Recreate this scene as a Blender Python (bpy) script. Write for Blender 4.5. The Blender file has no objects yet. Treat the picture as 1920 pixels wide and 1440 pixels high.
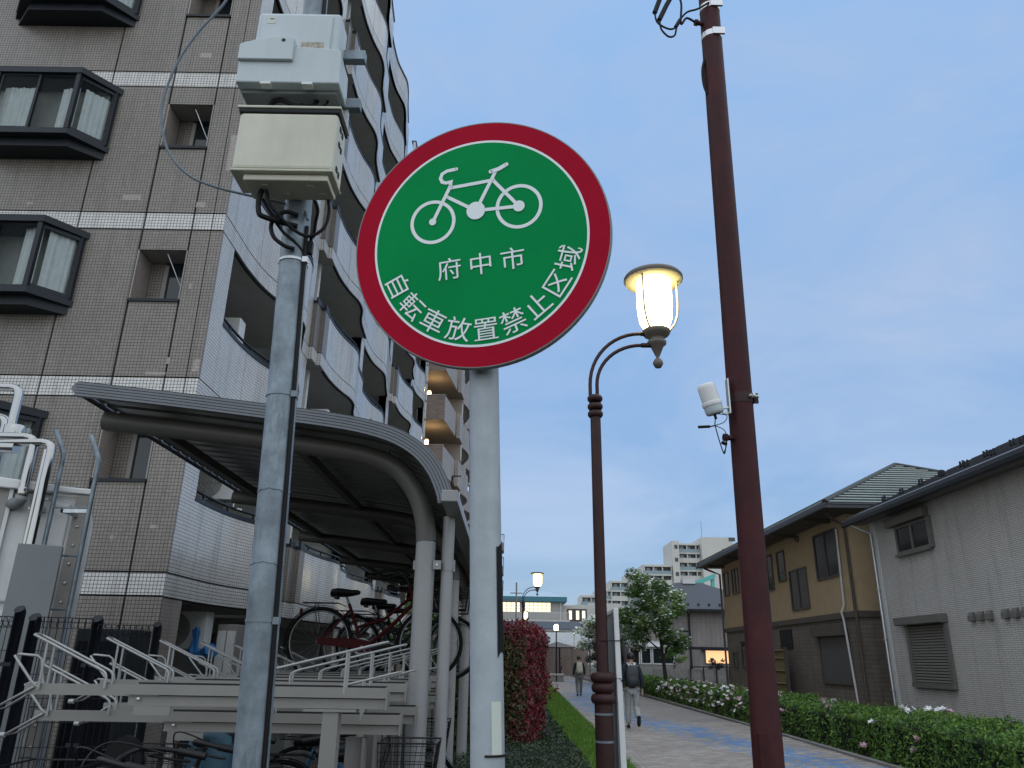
import bpy, math, random
import numpy as np
from mathutils import Vector as V, Matrix

RND = random.Random(11)
NPR = np.random.RandomState(5)
S = bpy.context.scene
COL = S.collection

# ---------------------------------------------------------------- camera, sky, sun, exposure
_p, _r = math.radians(19.85), math.radians(0.94)
F0 = V((0, math.cos(_p), math.sin(_p))); U0 = V((0, -math.sin(_p), math.cos(_p))); R0 = V((1, 0, 0))
CR = R0 * math.cos(_r) + U0 * math.sin(_r); CU = -R0 * math.sin(_r) + U0 * math.cos(_r)
cam = bpy.data.cameras.new('camera'); co = bpy.data.objects.new('camera', cam); COL.objects.link(co)
mw = Matrix((CR, CU, -F0)).transposed().to_4x4(); mw.translation = V((0, 0, 1.6)); co.matrix_world = mw
cam.sensor_width = 36; cam.lens = 36 * 1426 / 1920; cam.clip_start = 0.05; cam.clip_end = 3000
S.camera = co
SUN_EL, SUN_AZ = 55.0, 184.0
W = bpy.data.worlds.new('World'); S.world = W; W.use_nodes = True
nt = W.node_tree; nt.nodes.clear(); L = nt.links.new
def N(t, **k):
    n = nt.nodes.new(t)
    for a, b in k.items(): setattr(n, a, b)
    return n
out = N('ShaderNodeOutputWorld'); add = N('ShaderNodeAddShader')
sky = N('ShaderNodeTexSky'); sky.sky_type = 'NISHITA'; sky.sun_disc = False
sky.sun_elevation = math.radians(SUN_EL); sky.sun_rotation = math.radians(SUN_AZ)
b1 = N('ShaderNodeBackground'); b1.inputs[1].default_value = 0.018; L(sky.outputs[0], b1.inputs[0])
tc = N('ShaderNodeTexCoord'); sep = N('ShaderNodeSeparateXYZ'); L(tc.outputs['Generated'], sep.inputs[0])
ramp = N('ShaderNodeValToRGB'); L(sep.outputs[2], ramp.inputs[0])
el = ramp.color_ramp.elements
el[0].position = 0.0; el[0].color = (0.137, 0.206, 0.300, 1)
el[1].position = 1.0; el[1].color = (0.207, 0.337, 0.540, 1)
e = el.new(0.22); e.color = (0.146, 0.245, 0.404, 1)
e = el.new(0.55); e.color = (0.177, 0.293, 0.480, 1)
mp = N('ShaderNodeMapping'); mp.inputs['Scale'].default_value = (1.0, 1.0, 2.6); L(tc.outputs['Generated'], mp.inputs[0])
nz = N('ShaderNodeTexNoise'); nz.inputs['Scale'].default_value = 3.0; nz.inputs['Detail'].default_value = 7; nz.inputs['Roughness'].default_value = .58
nz.inputs['Distortion'].default_value = .6
L(mp.outputs[0], nz.inputs['Vector'])
r2 = N('ShaderNodeValToRGB'); L(nz.outputs[0], r2.inputs[0]); r2.color_ramp.elements[0].position = .36; r2.color_ramp.elements[1].position = .74
mx = N('ShaderNodeMix', data_type='RGBA'); mx.inputs[7].default_value = (0.262, 0.326, 0.446, 1)
mm = N('ShaderNodeMath', operation='MULTIPLY'); mm.inputs[1].default_value = .85; L(r2.outputs[0], mm.inputs[0]); L(mm.outputs[0], mx.inputs[0])
L(ramp.outputs[0], mx.inputs[6])
b2 = N('ShaderNodeBackground'); b2.inputs[1].default_value = 1.0; L(mx.outputs[2], b2.inputs[0])
L(b1.outputs[0], add.inputs[0]); L(b2.outputs[0], add.inputs[1]); L(add.outputs[0], out.inputs[0])
sl = bpy.data.lights.new('sun', 'SUN'); sl.energy = 1.5; sl.angle = math.radians(160); sl.color = (1, .93, .74)
so = bpy.data.objects.new('sun', sl); COL.objects.link(so)
_a, _e = math.radians(SUN_AZ), math.radians(SUN_EL)
so.rotation_euler = V((math.sin(_a) * math.cos(_e), math.cos(_a) * math.cos(_e), math.sin(_e))).to_track_quat('Z', 'Y').to_euler()
S.view_settings.view_transform = 'Standard'; S.view_settings.look = 'None'
S.view_settings.exposure = 0.62; S.view_settings.gamma = 1.0; S.view_settings.use_curve_mapping = False
S.render.engine = 'CYCLES'
S.cycles.max_bounces = 5; S.cycles.diffuse_bounces = 3; S.cycles.glossy_bounces = 3; S.cycles.transmission_bounces = 4
S.cycles.transparent_max_bounces = 8; S.cycles.caustics_reflective = False; S.cycles.caustics_refractive = False
S.cycles.use_denoising = True; S.cycles.sample_clamp_indirect = 4.0

# ---------------------------------------------------------------- materials
MATS = {}
def mat(name, col, rough=.6, metal=0., var=.12, scale=6., bump=0., bscale=40., spec=.5, stain=0., emit=None, es=0., alpha=1., coat=0., streak=0.):
    """principled with noise variation of colour, fine bump, and dirt patches"""
    m = bpy.data.materials.new(name); m.use_nodes = True; t = m.node_tree; b = t.nodes['Principled BSDF']
    def n(ty, **k):
        q = t.nodes.new(ty)
        for a, c in k.items(): setattr(q, a, c)
        return q
    tcn = n('ShaderNodeTexCoord'); src = tcn.outputs['Object']
    nz = n('ShaderNodeTexNoise'); nz.inputs['Scale'].default_value = scale; nz.inputs['Detail'].default_value = 6; nz.inputs['Roughness'].default_value = .65
    t.links.new(src, nz.inputs['Vector'])
    rp = n('ShaderNodeValToRGB'); t.links.new(nz.outputs[0], rp.inputs[0])
    c = [min(1, x) for x in col]
    rp.color_ramp.elements[0].position = .3; rp.color_ramp.elements[1].position = .72
    rp.color_ramp.elements[0].color = tuple(x * (1 - var) for x in c) + (1,)
    rp.color_ramp.elements[1].color = tuple(min(1, x * (1 + var)) for x in c) + (1,)
    o = rp.outputs[0]
    if stain > 0:
        mpn = n('ShaderNodeMapping'); mpn.inputs['Scale'].default_value = (3, 3, .35) if streak else (1, 1, 1); t.links.new(src, mpn.inputs[0])
        n2 = n('ShaderNodeTexNoise'); n2.inputs['Scale'].default_value = 2.2 if not streak else streak; n2.inputs['Detail'].default_value = 8; n2.inputs['Roughness'].default_value = .7
        t.links.new(mpn.outputs[0], n2.inputs['Vector'])
        r3 = n('ShaderNodeValToRGB'); r3.color_ramp.elements[0].position = .45; r3.color_ramp.elements[1].position = .75; t.links.new(n2.outputs[0], r3.inputs[0])
        mu = n('ShaderNodeMath', operation='MULTIPLY'); mu.inputs[1].default_value = stain; t.links.new(r3.outputs[0], mu.inputs[0])
        mi = n('ShaderNodeMix', data_type='RGBA'); t.links.new(mu.outputs[0], mi.inputs[0]); t.links.new(o, mi.inputs[6])
        mi.inputs[7].default_value = tuple(x * .45 for x in c) + (1,); o = mi.outputs[2]
    t.links.new(o, b.inputs['Base Color'])
    rr = n('ShaderNodeMapRange'); rr.inputs[3].default_value = max(.02, rough - .08); rr.inputs[4].default_value = min(1, rough + .08); t.links.new(nz.outputs[0], rr.inputs[0])
    t.links.new(rr.outputs[0], b.inputs['Roughness'])
    b.inputs['Metallic'].default_value = metal; b.inputs['Specular IOR Level'].default_value = spec
    if coat: b.inputs['Coat Weight'].default_value = coat; b.inputs['Coat Roughness'].default_value = .08
    if emit: b.inputs['Emission Color'].default_value = tuple(emit) + (1,); b.inputs['Emission Strength'].default_value = es
    if bump:
        n3 = n('ShaderNodeTexNoise'); n3.inputs['Scale'].default_value = bscale; n3.inputs['Detail'].default_value = 4; t.links.new(src, n3.inputs['Vector'])
        bp = n('ShaderNodeBump'); bp.inputs['Strength'].default_value = bump; bp.inputs['Distance'].default_value = .01
        t.links.new(n3.outputs[0], bp.inputs['Height']); t.links.new(bp.outputs[0], b.inputs['Normal'])
    MATS[name] = m; return m

def tilemat(name, c1, c2, mortar, bw, bh, ms, off=0., rough=.35, bump=.5, patch=None, big=.12, vec='UV', spec=.5):
    """small tiles or bricks in uv metres, each tile its own shade, joints recessed by bump"""
    m = bpy.data.materials.new(name); m.use_nodes = True; t = m.node_tree; b = t.nodes['Principled BSDF']
    n = t.nodes.new; l = t.links.new
    tcn = n('ShaderNodeTexCoord'); br = n('ShaderNodeTexBrick'); br.offset = off; br.squash = 1; br.offset_frequency = 2
    l(tcn.outputs['UV'], br.inputs['Vector'])
    br.inputs['Scale'].default_value = 1; br.inputs['Brick Width'].default_value = bw; br.inputs['Row Height'].default_value = bh
    br.inputs['Mortar Size'].default_value = ms; br.inputs['Mortar Smooth'].default_value = .1; br.inputs['Bias'].default_value = 0
    br.inputs['Color1'].default_value = tuple(c1) + (1,); br.inputs['Color2'].default_value = tuple(c2) + (1,); br.inputs['Mortar'].default_value = tuple(mortar) + (1,)
    nz = n('ShaderNodeTexNoise'); nz.inputs['Scale'].default_value = .9; nz.inputs['Detail'].default_value = 7; nz.inputs['Roughness'].default_value = .7; l(tcn.outputs['Object'], nz.inputs['Vector'])
    mr = n('ShaderNodeMapRange'); mr.inputs[1].default_value = .3; mr.inputs[2].default_value = .7; mr.inputs[3].default_value = 1 - big; mr.inputs[4].default_value = 1 + big; l(nz.outputs[0], mr.inputs[0])
    mx = n('ShaderNodeMix'); mx.data_type = 'RGBA'; mx.blend_type = 'MULTIPLY'; mx.inputs[0].default_value = 1
    cb = n('ShaderNodeCombineColor'); [l(mr.outputs[0], cb.inputs[i]) for i in range(3)]
    l(br.outputs[0], mx.inputs[6]); l(cb.outputs[0], mx.inputs[7]); mpn = n('ShaderNodeMapping'); mpn.inputs['Scale'].default_value = (2.6, 2.6, .22); l(tcn.outputs['Object'], mpn.inputs[0])
    n5 = n('ShaderNodeTexNoise'); n5.inputs['Scale'].default_value = 1.6; n5.inputs['Detail'].default_value = 8; n5.inputs['Roughness'].default_value = .72; l(mpn.outputs[0], n5.inputs['Vector'])
    r5 = n('ShaderNodeMapRange'); r5.inputs[1].default_value = .5; r5.inputs[2].default_value = .78; r5.inputs[3].default_value = 1; r5.inputs[4].default_value = .62; l(n5.outputs[0], r5.inputs[0])
    c5 = n('ShaderNodeCombineColor'); [l(r5.outputs[0], c5.inputs[i]) for i in range(3)]
    m5 = n('ShaderNodeMix'); m5.data_type = 'RGBA'; m5.blend_type = 'MULTIPLY'; m5.inputs[0].default_value = 1; l(mx.outputs[2], m5.inputs[6]); l(c5.outputs[0], m5.inputs[7]); l(m5.outputs[2], b.inputs['Base Color'])
    b.inputs['Roughness'].default_value = rough; b.inputs['Specular IOR Level'].default_value = spec
    inv = n('ShaderNodeMath'); inv.operation = 'SUBTRACT'; inv.inputs[0].default_value = 1; l(br.outputs['Fac'], inv.inputs[1])
    bp = n('ShaderNodeBump'); bp.inputs['Strength'].default_value = bump; bp.inputs['Distance'].default_value = .004; l(inv.outputs[0], bp.inputs['Height']); l(bp.outputs[0], b.inputs['Normal'])
    MATS[name] = m; return m

def leafmat(name, cols, rough=.45, trans=.25):
    m = bpy.data.materials.new(name); m.use_nodes = True; t = m.node_tree; b = t.nodes['Principled BSDF']; n = t.nodes.new; l = t.links.new
    at = n('ShaderNodeAttribute'); at.attribute_name = 'rnd'; at.attribute_type = 'GEOMETRY'
    rp = n('ShaderNodeValToRGB'); l(at.outputs['Fac'], rp.inputs[0]); els = rp.color_ramp.elements
    k = len(cols)
    while len(els) < k: els.new(.5)
    for i, c in enumerate(cols): els[i].position = i / (k - 1); els[i].color = tuple(c) + (1,)
    l(rp.outputs[0], b.inputs['Base Color']); b.inputs['Roughness'].default_value = rough
    tr = n('ShaderNodeBsdfTranslucent'); l(rp.outputs[0], tr.inputs[0]); mi = n('ShaderNodeMixShader'); mi.inputs[0].default_value = trans
    l(b.outputs[0], mi.inputs[1]); l(tr.outputs[0], mi.inputs[2]); l(mi.outputs[0], t.nodes['Material Output'].inputs[0])
    MATS[name] = m; return m

def glassmat(name, tint=(.02, .03, .035), see=.5, rough=.03):
    m = bpy.data.materials.new(name); m.use_nodes = True; t = m.node_tree; b = t.nodes['Principled BSDF']; n = t.nodes.new; l = t.links.new
    b.inputs['Base Color'].default_value = tint + (1,); b.inputs['Roughness'].default_value = rough; b.inputs['IOR'].default_value = 1.52
    nz = n('ShaderNodeTexNoise'); nz.inputs['Scale'].default_value = 1.3; tcn = n('ShaderNodeTexCoord'); l(tcn.outputs['Object'], nz.inputs['Vector'])
    bp = n('ShaderNodeBump'); bp.inputs['Strength'].default_value = .012; bp.inputs['Distance'].default_value = .02; l(nz.outputs[0], bp.inputs['Height']); l(bp.outputs[0], b.inputs['Normal'])
    tr = n('ShaderNodeBsdfTransparent'); tr.inputs[0].default_value = (.95, .975, .975, 1)
    lw = n('ShaderNodeLayerWeight'); lw.inputs[0].default_value = .5; fr = n('ShaderNodeMath'); fr.operation = 'POWER'; fr.inputs[1].default_value = 4.0; l(lw.outputs['Facing'], fr.inputs[0])
    mr = n('ShaderNodeMapRange'); mr.inputs[1].default_value = 0; mr.inputs[2].default_value = 1; mr.inputs[3].default_value = 1 - see; mr.inputs[4].default_value = 1.; l(fr.outputs[0], mr.inputs[0])
    mi = n('ShaderNodeMixShader'); l(mr.outputs[0], mi.inputs[0]); l(tr.outputs[0], mi.inputs[1]); l(b.outputs[0], mi.inputs[2]); l(mi.outputs[0], t.nodes['Material Output'].inputs[0])
    MATS[name] = m; return m

tilemat('tile_grey', (.196, .172, .150), (.232, .204, .178), (.045, .042, .038), .05, .05, .0042, rough=.4, bump=.6)
tilemat('tile_band', (.56, .55, .53), (.63, .62, .60), (.07, .068, .066), .05, .05, .0042, rough=.35, bump=.6, big=.07)
tilemat('tile_light', (.52, .505, .485), (.58, .565, .54), (.17, .165, .16), .05, .05, .004, rough=.22, bump=.5, big=.08)
tilemat('brick_brown', (.17, .12, .10), (.25, .18, .15), (.30, .27, .24), .22, .07, .008, off=.5, rough=.6)
tilemat('tile_taupe', (.30, .26, .235), (.34, .295, .27), (.2, .18, .165), .10, .05, .004, off=.5, rough=.5)
tilemat('siding_grey', (.55, .525, .50), (.61, .58, .555), (.29, .28, .275), .22, .039, .006, off=.5, rough=.75, bump=.8, big=.06)
tilemat('siding_brown', (.17, .142, .118), (.205, .17, .142), (.10, .084, .071), .45, .115, .006, off=.5, rough=.75, bump=.8)
tilemat('siding_taupe', (.23, .21, .20), (.26, .235, .225), (.13, .12, .115), .30, 4.0, .010, rough=.7, bump=.6)
mat('wall_yellow', (.47, .352, .215), .8, var=.08, scale=3, bump=.25, bscale=60, stain=.15)
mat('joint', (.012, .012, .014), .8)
mat('soffit', (.55, .55, .53), .85, var=.08, stain=.2)
mat('concrete', (.28, .27, .26), .85, var=.15, bump=.3, stain=.35)
mat('plaster', (.25, .235, .215), .8, var=.06)
mat('interior', (.26, .26, .25), .9)
mat('metal_dark', (.014, .018, .024), .45, spec=.25, var=.2)
mat('navy_steel', (.008, .010, .016), .5, spec=.3, var=.2)
mat('glass_dark', (.018, .024, .028), .06, var=.05)
glassmat('window_glass', see=.94)
glassmat('clear_glass', (.05, .06, .065), .8)
mat('curtain', (.55, .57, .57), .85, var=.1)
mat('alu', (.55, .56, .57), .38, metal=.9, var=.08)
mat('galv', (.185, .225, .255), .45, metal=.3, var=.42, scale=8, stain=.5, bump=.08, bscale=12, spec=.4)
_m = MATS['galv']; _t = _m.node_tree; _b = _t.nodes['Principled BSDF']; _l = _b.inputs['Base Color'].links[0].from_socket
_v = _t.nodes.new('ShaderNodeTexVoronoi'); _v.inputs['Scale'].default_value = 16; _mp = _t.nodes.new('ShaderNodeMapping'); _mp.inputs['Scale'].default_value = (1, 1, .5); _mp.inputs['Rotation'].default_value = (.5, .4, 0)
_tc = _t.nodes.new('ShaderNodeTexCoord'); _nn = _t.nodes.new('ShaderNodeTexNoise'); _nn.inputs['Scale'].default_value = 9; _va = _t.nodes.new('ShaderNodeMix'); _va.data_type = 'RGBA'; _va.inputs[0].default_value = .12
_t.links.new(_tc.outputs['Object'], _mp.inputs[0]); _t.links.new(_mp.outputs[0], _va.inputs[6]); _t.links.new(_nn.outputs[1], _va.inputs[7]); _t.links.new(_va.outputs[2], _v.inputs['Vector'])
_r = _t.nodes.new('ShaderNodeMapRange'); _r.inputs[3].default_value = .62; _r.inputs[4].default_value = 1.5; _sp = _t.nodes.new('ShaderNodeSeparateColor'); _t.links.new(_v.outputs['Color'], _sp.inputs[0]); _t.links.new(_sp.outputs[0], _r.inputs[0])
_mx = _t.nodes.new('ShaderNodeMix'); _mx.data_type = 'RGBA'; _mx.blend_type = 'MULTIPLY'; _mx.inputs[0].default_value = .26; _cc = _t.nodes.new('ShaderNodeCombineColor'); [_t.links.new(_r.outputs[0], _cc.inputs[_i]) for _i in range(3)]
_t.links.new(_l, _mx.inputs[6]); _t.links.new(_cc.outputs[0], _mx.inputs[7]); _t.links.new(_mx.outputs[2], _b.inputs['Base Color'])
mat('galv_light', (.50, .53, .54), .4, metal=.6, var=.2, scale=22)
mat('chrome', (.36, .36, .355), .12, metal=1., var=.03, scale=3)
mat('tank_panel', (.74, .75, .75), .42, var=.06, stain=.3, streak=1.2)
mat('tank_flange', (.30, .28, .26), .6, var=.15)
mat('conduit_grey', (.19, .205, .215), .55, var=.05)
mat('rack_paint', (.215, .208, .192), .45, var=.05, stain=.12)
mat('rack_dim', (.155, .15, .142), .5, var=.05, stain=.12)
mat('rack_bar', (.31, .315, .31), .42, metal=.3, var=.08)
mat('shelter_dark', (.13, .142, .16), .45, var=.08)
mat('shelter_sheet', (.24, .235, .22), .34, var=.1, metal=.3)
mat('shelter_beam_shaded', (.085, .08, .072), .5, var=.08)  # same paint as the columns, with the shade under the roof put into the colour
mat('column_grey', (.255, .258, .26), .42, var=.05, stain=.1)
mat('post_white', (.34, .38, .41), .5, metal=.1, var=.13, scale=14, bump=.08, bscale=150, stain=.35, streak=2.2)
mat('red_paint', (.044, .0085, .010), .6, spec=.22, var=.38, scale=7, stain=.9, streak=2.4)
mat('lamp_paint', (.036, .013, .013), .55, spec=.3, var=.35, scale=9, stain=.7, streak=2.)
mat('sign_red', (.37, .005, .025), .45, var=.10, scale=3, spec=.05, stain=.14, streak=3.)
mat('sign_green', (.0, .245, .066), .45, var=.10, scale=3, spec=.05, stain=.12, streak=3.)
mat('sign_white', (.74, .80, .82), .4, var=.03)
mat('sign_back', (.10, .105, .11), .4, metal=.5)
mat('sticker', (.52, .56, .50), .6, var=.05)
mat('black_rubber', (.006, .006, .007), .55, spec=.2, var=.1)
mat('box_white', (.46, .52, .545), .5, var=.05, stain=.22, streak=2.0)
mat('box_beige', (.54, .535, .435), .5, var=.08, stain=.3, streak=1.6)
mat('label_tan', (.34, .31, .25), .7, var=.5, scale=60)
mat('white_plastic', (.62, .63, .63), .45, var=.04)
mat('lid_dark', (.12, .105, .085), .5)
mat('lid_lamplit', (.50, .47, .37), .5)  # warm pale tone paints lamplight onto the cap underside and stays
mat('lamp_glow', (.9, .85, .6), .4, emit=(1, .80, .36), es=11)
mat('warm_glow', (.9, .7, .4), .5, emit=(1, .66, .25), es=9)
mat('room_glow', (.6, .5, .36), .7, emit=(1, .84, .55), es=.9, var=.3, scale=1.1)
mat('room_orange', (.6, .4, .2), .7, emit=(1, .55, .26), es=.75, var=.3, scale=2)
mat('cable_grey', (.10, .13, .155), .5)
mat('soil', (.06, .048, .035), .95, var=.3, bump=.5)
mat('asphalt', (.055, .055, .056), .9, var=.15, bump=.4, bscale=120)
mat('ground_mix', (.075, .075, .055), .95, var=.35, scale=.6)
mat('roof_slate', (.042, .047, .058), .6, var=.15, scale=3, bump=.2)
mat('roof_dark', (.05, .056, .066), .42, var=.1, metal=.2)
mat('roof_course', (.34, .40, .38), .40, var=.15, scale=2, metal=.35)
mat('roof_course_dark', (.026, .034, .032), .6)
mat('brown_trim', (.10, .08, .068), .6, var=.1)
mat('frame_grey', (.14, .135, .125), .5)
mat('shutter', (.16, .15, .135), .55, var=.05)
mat('shutter_dark', (.10, .096, .094), .55)
mat('bamboo', (.20, .15, .07), .6, var=.3, scale=20)
mat('far_white', (.50, .49, .46), .8, var=.06, scale=.3, stain=.15)
mat('far_grey', (.30, .295, .285), .8, var=.06, scale=.3)
mat('far_glass', (.20, .27, .30), .25)
mat('far_dark', (.05, .055, .06), .5)
mat('teal_roof', (.035, .16, .21), .5)
mat('teal_bar', (.10, .42, .40), .5)
mat('pale_roof', (.36, .46, .54), .4)
mat('screen_glass', (.80, .85, .88), .25)
mat('bark', (.05, .042, .036), .9, var=.3, scale=14, bump=.6)
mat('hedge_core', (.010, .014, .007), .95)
mat('petal_white', (.74, .74, .74), .6); mat('petal_pink', (.52, .33, .40), .6)
leafmat('leaf_azalea', [(.028, .072, .014), (.065, .155, .025), (.125, .245, .038), (.22, .36, .065)])
leafmat('leaf_low', [(.012, .026, .009), (.026, .05, .014), (.045, .075, .02)])
leafmat('leaf_red', [(.06, .006, .012), (.15, .010, .022), (.24, .016, .036), (.29, .045, .05)])
leafmat('leaf_photinia', [(.014, .030, .009), (.034, .062, .015), (.07, .095, .024), (.085, .055, .024), (.13, .02, .025)])
leafmat('leaf_tree', [(.06, .13, .03), (.12, .22, .05), (.19, .31, .075), (.27, .39, .12)], trans=.45)
leafmat('leaf_white', [(.70, .76, .66), (.82, .85, .80), (.88, .90, .88)], trans=.3)
leafmat('leaf_dark', [(.008, .018, .010), (.015, .03, .014), (.024, .045, .02)])
leafmat('grass_blade', [(.09, .19, .026), (.15, .29, .042), (.22, .39, .07)], trans=.35)
mat('skin', (.42, .27, .20), .55); mat('hair', (.012, .010, .010), .5)
mat('cloth_navy', (.018, .022, .035), .85, bump=.3); mat('cloth_black', (.014, .014, .016), .85, bump=.3)
mat('cloth_pale', (.36, .38, .38), .85, var=.3, scale=30); mat('cloth_grey', (.17, .175, .175), .85); mat('cloth_cream', (.42, .42, .36), .85)
mat('cloth_white', (.62, .64, .66), .85); mat('cloth_jean', (.06, .10, .17), .85); mat('cloth_brown', (.16, .11, .075), .85)
mat('bike_red', (.045, .003, .005), .5, spec=.12); mat('bike_black', (.006, .006, .007), .45, spec=.3); mat('bike_silver', (.17, .175, .18), .35, metal=.7)
mat('bike_blue', (.03, .12, .25), .4); mat('tyre', (.006, .006, .006), .85, spec=.2); mat('cloth_blue', (.015, .15, .38), .7)
mat('bag_grey', (.03, .036, .04), .6); mat('teal_bag', (.03, .09, .13), .6)

# ---------------------------------------------------------------- mesh builder
ORG = {}
class MB:
    def __init__(s): s.v = []; s.f = []; s.uv = []; s.mi = []; s.sm = []
    def face(s, pts, uv=None, m=0, sm=False):
        i = len(s.v); pts = [V(p) for p in pts]; s.v += pts; s.f.append(tuple(range(i, i + len(pts))))
        if uv is None:
            nrm = (pts[1] - pts[0]).cross(pts[-1] - pts[0])
            if nrm.length < 1e-12 and len(pts) > 3: nrm = (pts[2] - pts[1]).cross(pts[3] - pts[1])
            nrm.normalize() if nrm.length else None
            if abs(nrm.z) > .75: uv = [(p.x, p.y) for p in pts]
            else:
                h = V((-nrm.y, nrm.x, 0)); h = h.normalized() if h.length else V((1, 0, 0))
                if abs(h.x) > abs(h.y): h = h * (1 if h.x > 0 else -1)
                else: h = h * (1 if h.y > 0 else -1)
                uv = [(p.dot(h), p.z) for p in pts]
        s.uv += uv; s.mi.append(m); s.sm.append(sm)
    def grid(s, rows, m=0, sm=True, closed=False, uv=None):
        """rows: lists of points sharing vertices"""
        i = len(s.v); k = len(rows[0])
        for r in rows: s.v += [V(p) for p in r]
        for a in range(len(rows) - 1):
            for b in range(k if closed else k - 1):
                c = (b + 1) % k
                s.f.append((i + a * k + b, i + a * k + c, i + (a + 1) * k + c, i + (a + 1) * k + b)); s.mi.append(m); s.sm.append(sm)
                if uv: s.uv += [uv[a][b], uv[a][c], uv[a + 1][c], uv[a + 1][b]]
                else: s.uv += [(b / k, a), ((b + 1) / k, a), ((b + 1) / k, a + 1), (b / k, a + 1)]
        return i
    def box(s, x0, y0, z0, x1, y1, z1, m=0):
        if x0 > x1: x0, x1 = x1, x0
        if y0 > y1: y0, y1 = y1, y0
        if z0 > z1: z0, z1 = z1, z0
        p = [V((x, y, z)) for z in (z0, z1) for y in (y0, y1) for x in (x0, x1)]
        for q in ((0, 2, 3, 1), (4, 5, 7, 6), (0, 1, 5, 4), (2, 6, 7, 3), (0, 4, 6, 2), (1, 3, 7, 5)): s.face([p[k] for k in q], m=m)
        return s
    def obox(s, c, a, b, h, m=0):
        """box from centre and three half vectors"""
        c, a, b, h = V(c), V(a), V(b), V(h)
        if a.cross(b).dot(h) < 0: a = -a
        p = [c + a * i + b * j + h * k for k in (-1, 1) for j in (-1, 1) for i in (-1, 1)]
        for q in ((0, 2, 3, 1), (4, 5, 7, 6), (0, 1, 5, 4), (2, 6, 7, 3), (0, 4, 6, 2), (1, 3, 7, 5)): s.face([p[k] for k in q], m=m)
        return s
    def prism(s, poly, d, m=0):
        """poly: 3-D points of one end, d: extrusion vector"""
        poly = [V(p) for p in poly]; d = V(d); n = V((0, 0, 0))
        for a, b in zip(poly, poly[1:] + poly[:1]): n += a.cross(b)
        if n.dot(d) > 0: poly = poly[::-1]
        s.face(poly, m=m); s.face([p + d for p in poly[::-1]], m=m)
        for a, b in zip(poly, poly[1:] + poly[:1]): s.face([b, a, a + d, b + d], m=m)
        return s
    def tube(s, path, r, n=10, m=0, closed=False, caps=True, sm=True):
        path = [V(p) for p in path]; k = len(path); rs = r if isinstance(r, (list, tuple)) else [r] * k
        tan = []
        for i in range(k):
            a = path[(i - 1) % k] if (closed or i > 0) else path[i]; b = path[(i + 1) % k] if (closed or i < k - 1) else path[i]
            d = b - a; tan.append(d.normalized() if d.length > 1e-9 else V((0, 0, 1)))
        up = V((0, 0, 1)) if abs(tan[0].z) < .9 else V((1, 0, 0))
        u = tan[0].cross(up).normalized(); rows = []
        for i in range(k):
            u = u - tan[i] * u.dot(tan[i]); u = u.normalized() if u.length > 1e-6 else tan[i].orthogonal().normalized()
            w = tan[i].cross(u); rows.append([path[i] + (u * math.cos(2 * math.pi * j / n) + w * math.sin(2 * math.pi * j / n)) * rs[i] for j in range(n)])
        if closed: rows.append(rows[0])
        s.grid(rows, m=m, sm=sm, closed=True)
        if caps and not closed:
            s.face(rows[0][::-1], m=m); s.face(rows[-1], m=m)
        return s
    def lathe(s, prof, c=(0, 0, 0), n=20, m=0, axis=(0, 0, 1), sm=True):
        c = V(c); q = V((0, 0, 1)).rotation_difference(V(axis).normalized())
        rows = [[c + q @ V((r * math.cos(2 * math.pi * j / n), r * math.sin(2 * math.pi * j / n), z)) for j in range(n)] for r, z in prof]
        s.grid(rows, m=m, sm=sm, closed=True)
        if prof[0][0] > 1e-4: s.face(rows[0][::-1], m=m)
        if prof[-1][0] > 1e-4: s.face(rows[-1], m=m)
        return s
    def build(s, name, mats, parent=None, bevel=0, label=None, kind=None, org=None, seg=2):
        o0 = V(ORG.get(parent.name, (0, 0, 0))) if parent else V(org or (0, 0, 0))
        me = bpy.data.meshes.new(name); me.from_pydata([tuple(v - o0) for v in s.v], [], s.f)
        ul = me.uv_layers.new(name='UVMap'); ul.data.foreach_set('uv', [c for p in s.uv for c in p])
        me.polygons.foreach_set('material_index', s.mi); me.polygons.foreach_set('use_smooth', s.sm)
        for q in (mats if isinstance(mats, (list, tuple)) else [mats]): me.materials.append(MATS[q])
        me.update()
        o = bpy.data.objects.new(name, me); COL.objects.link(o)
        ORG[o.name] = tuple(o0)
        if parent: o.parent = parent
        else: o.location = o0
        if bevel:
            b = o.modifiers.new('bevel', 'BEVEL'); b.width = bevel; b.segments = seg; b.limit_method = 'ANGLE'; b.angle_limit = math.radians(35)
            w = o.modifiers.new('weld', 'WELD'); w.merge_threshold = .0004
            o.modifiers.move(1, 0)
        if label: o['label'] = label
        if kind: o['kind'] = kind
        return o

def tag(o, label, cat, group=None, kind=None):
    o['label'] = label; o['category'] = cat
    if group: o['group'] = group
    if kind: o['kind'] = kind
    return o
def thing(name, label, cat, loc=(0, 0, 0), group=None):
    o = bpy.data.objects.new(name, None); COL.objects.link(o); o.location = loc; o.empty_display_size = .2
    ORG[o.name] = tuple(loc); return tag(o, label, cat, group)
def struct(o): o['kind'] = 'structure'; return o
def kids(o): return [c for c in bpy.data.objects if c.parent == o]
def copy_tree(o, parent=None):
    c = o.copy(); COL.objects.link(c)
    if parent: c.parent = parent
    for ch in kids(o): copy_tree(ch, c)
    return c
def P(name, parent, mats, **k):
    """shortcut: a context that returns (MB, finish)"""
    b = MB(); return b, (lambda: b.build(name, mats, parent, **k))
def arc(c, r, a0, a1, n, u=(1, 0, 0), w=(0, 0, 1)):
    c, u, w = V(c), V(u), V(w); return [c + (u * math.cos(math.radians(a0 + (a1 - a0) * i / n)) + w * math.sin(math.radians(a0 + (a1 - a0) * i / n))) * r for i in range(n + 1)]
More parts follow.
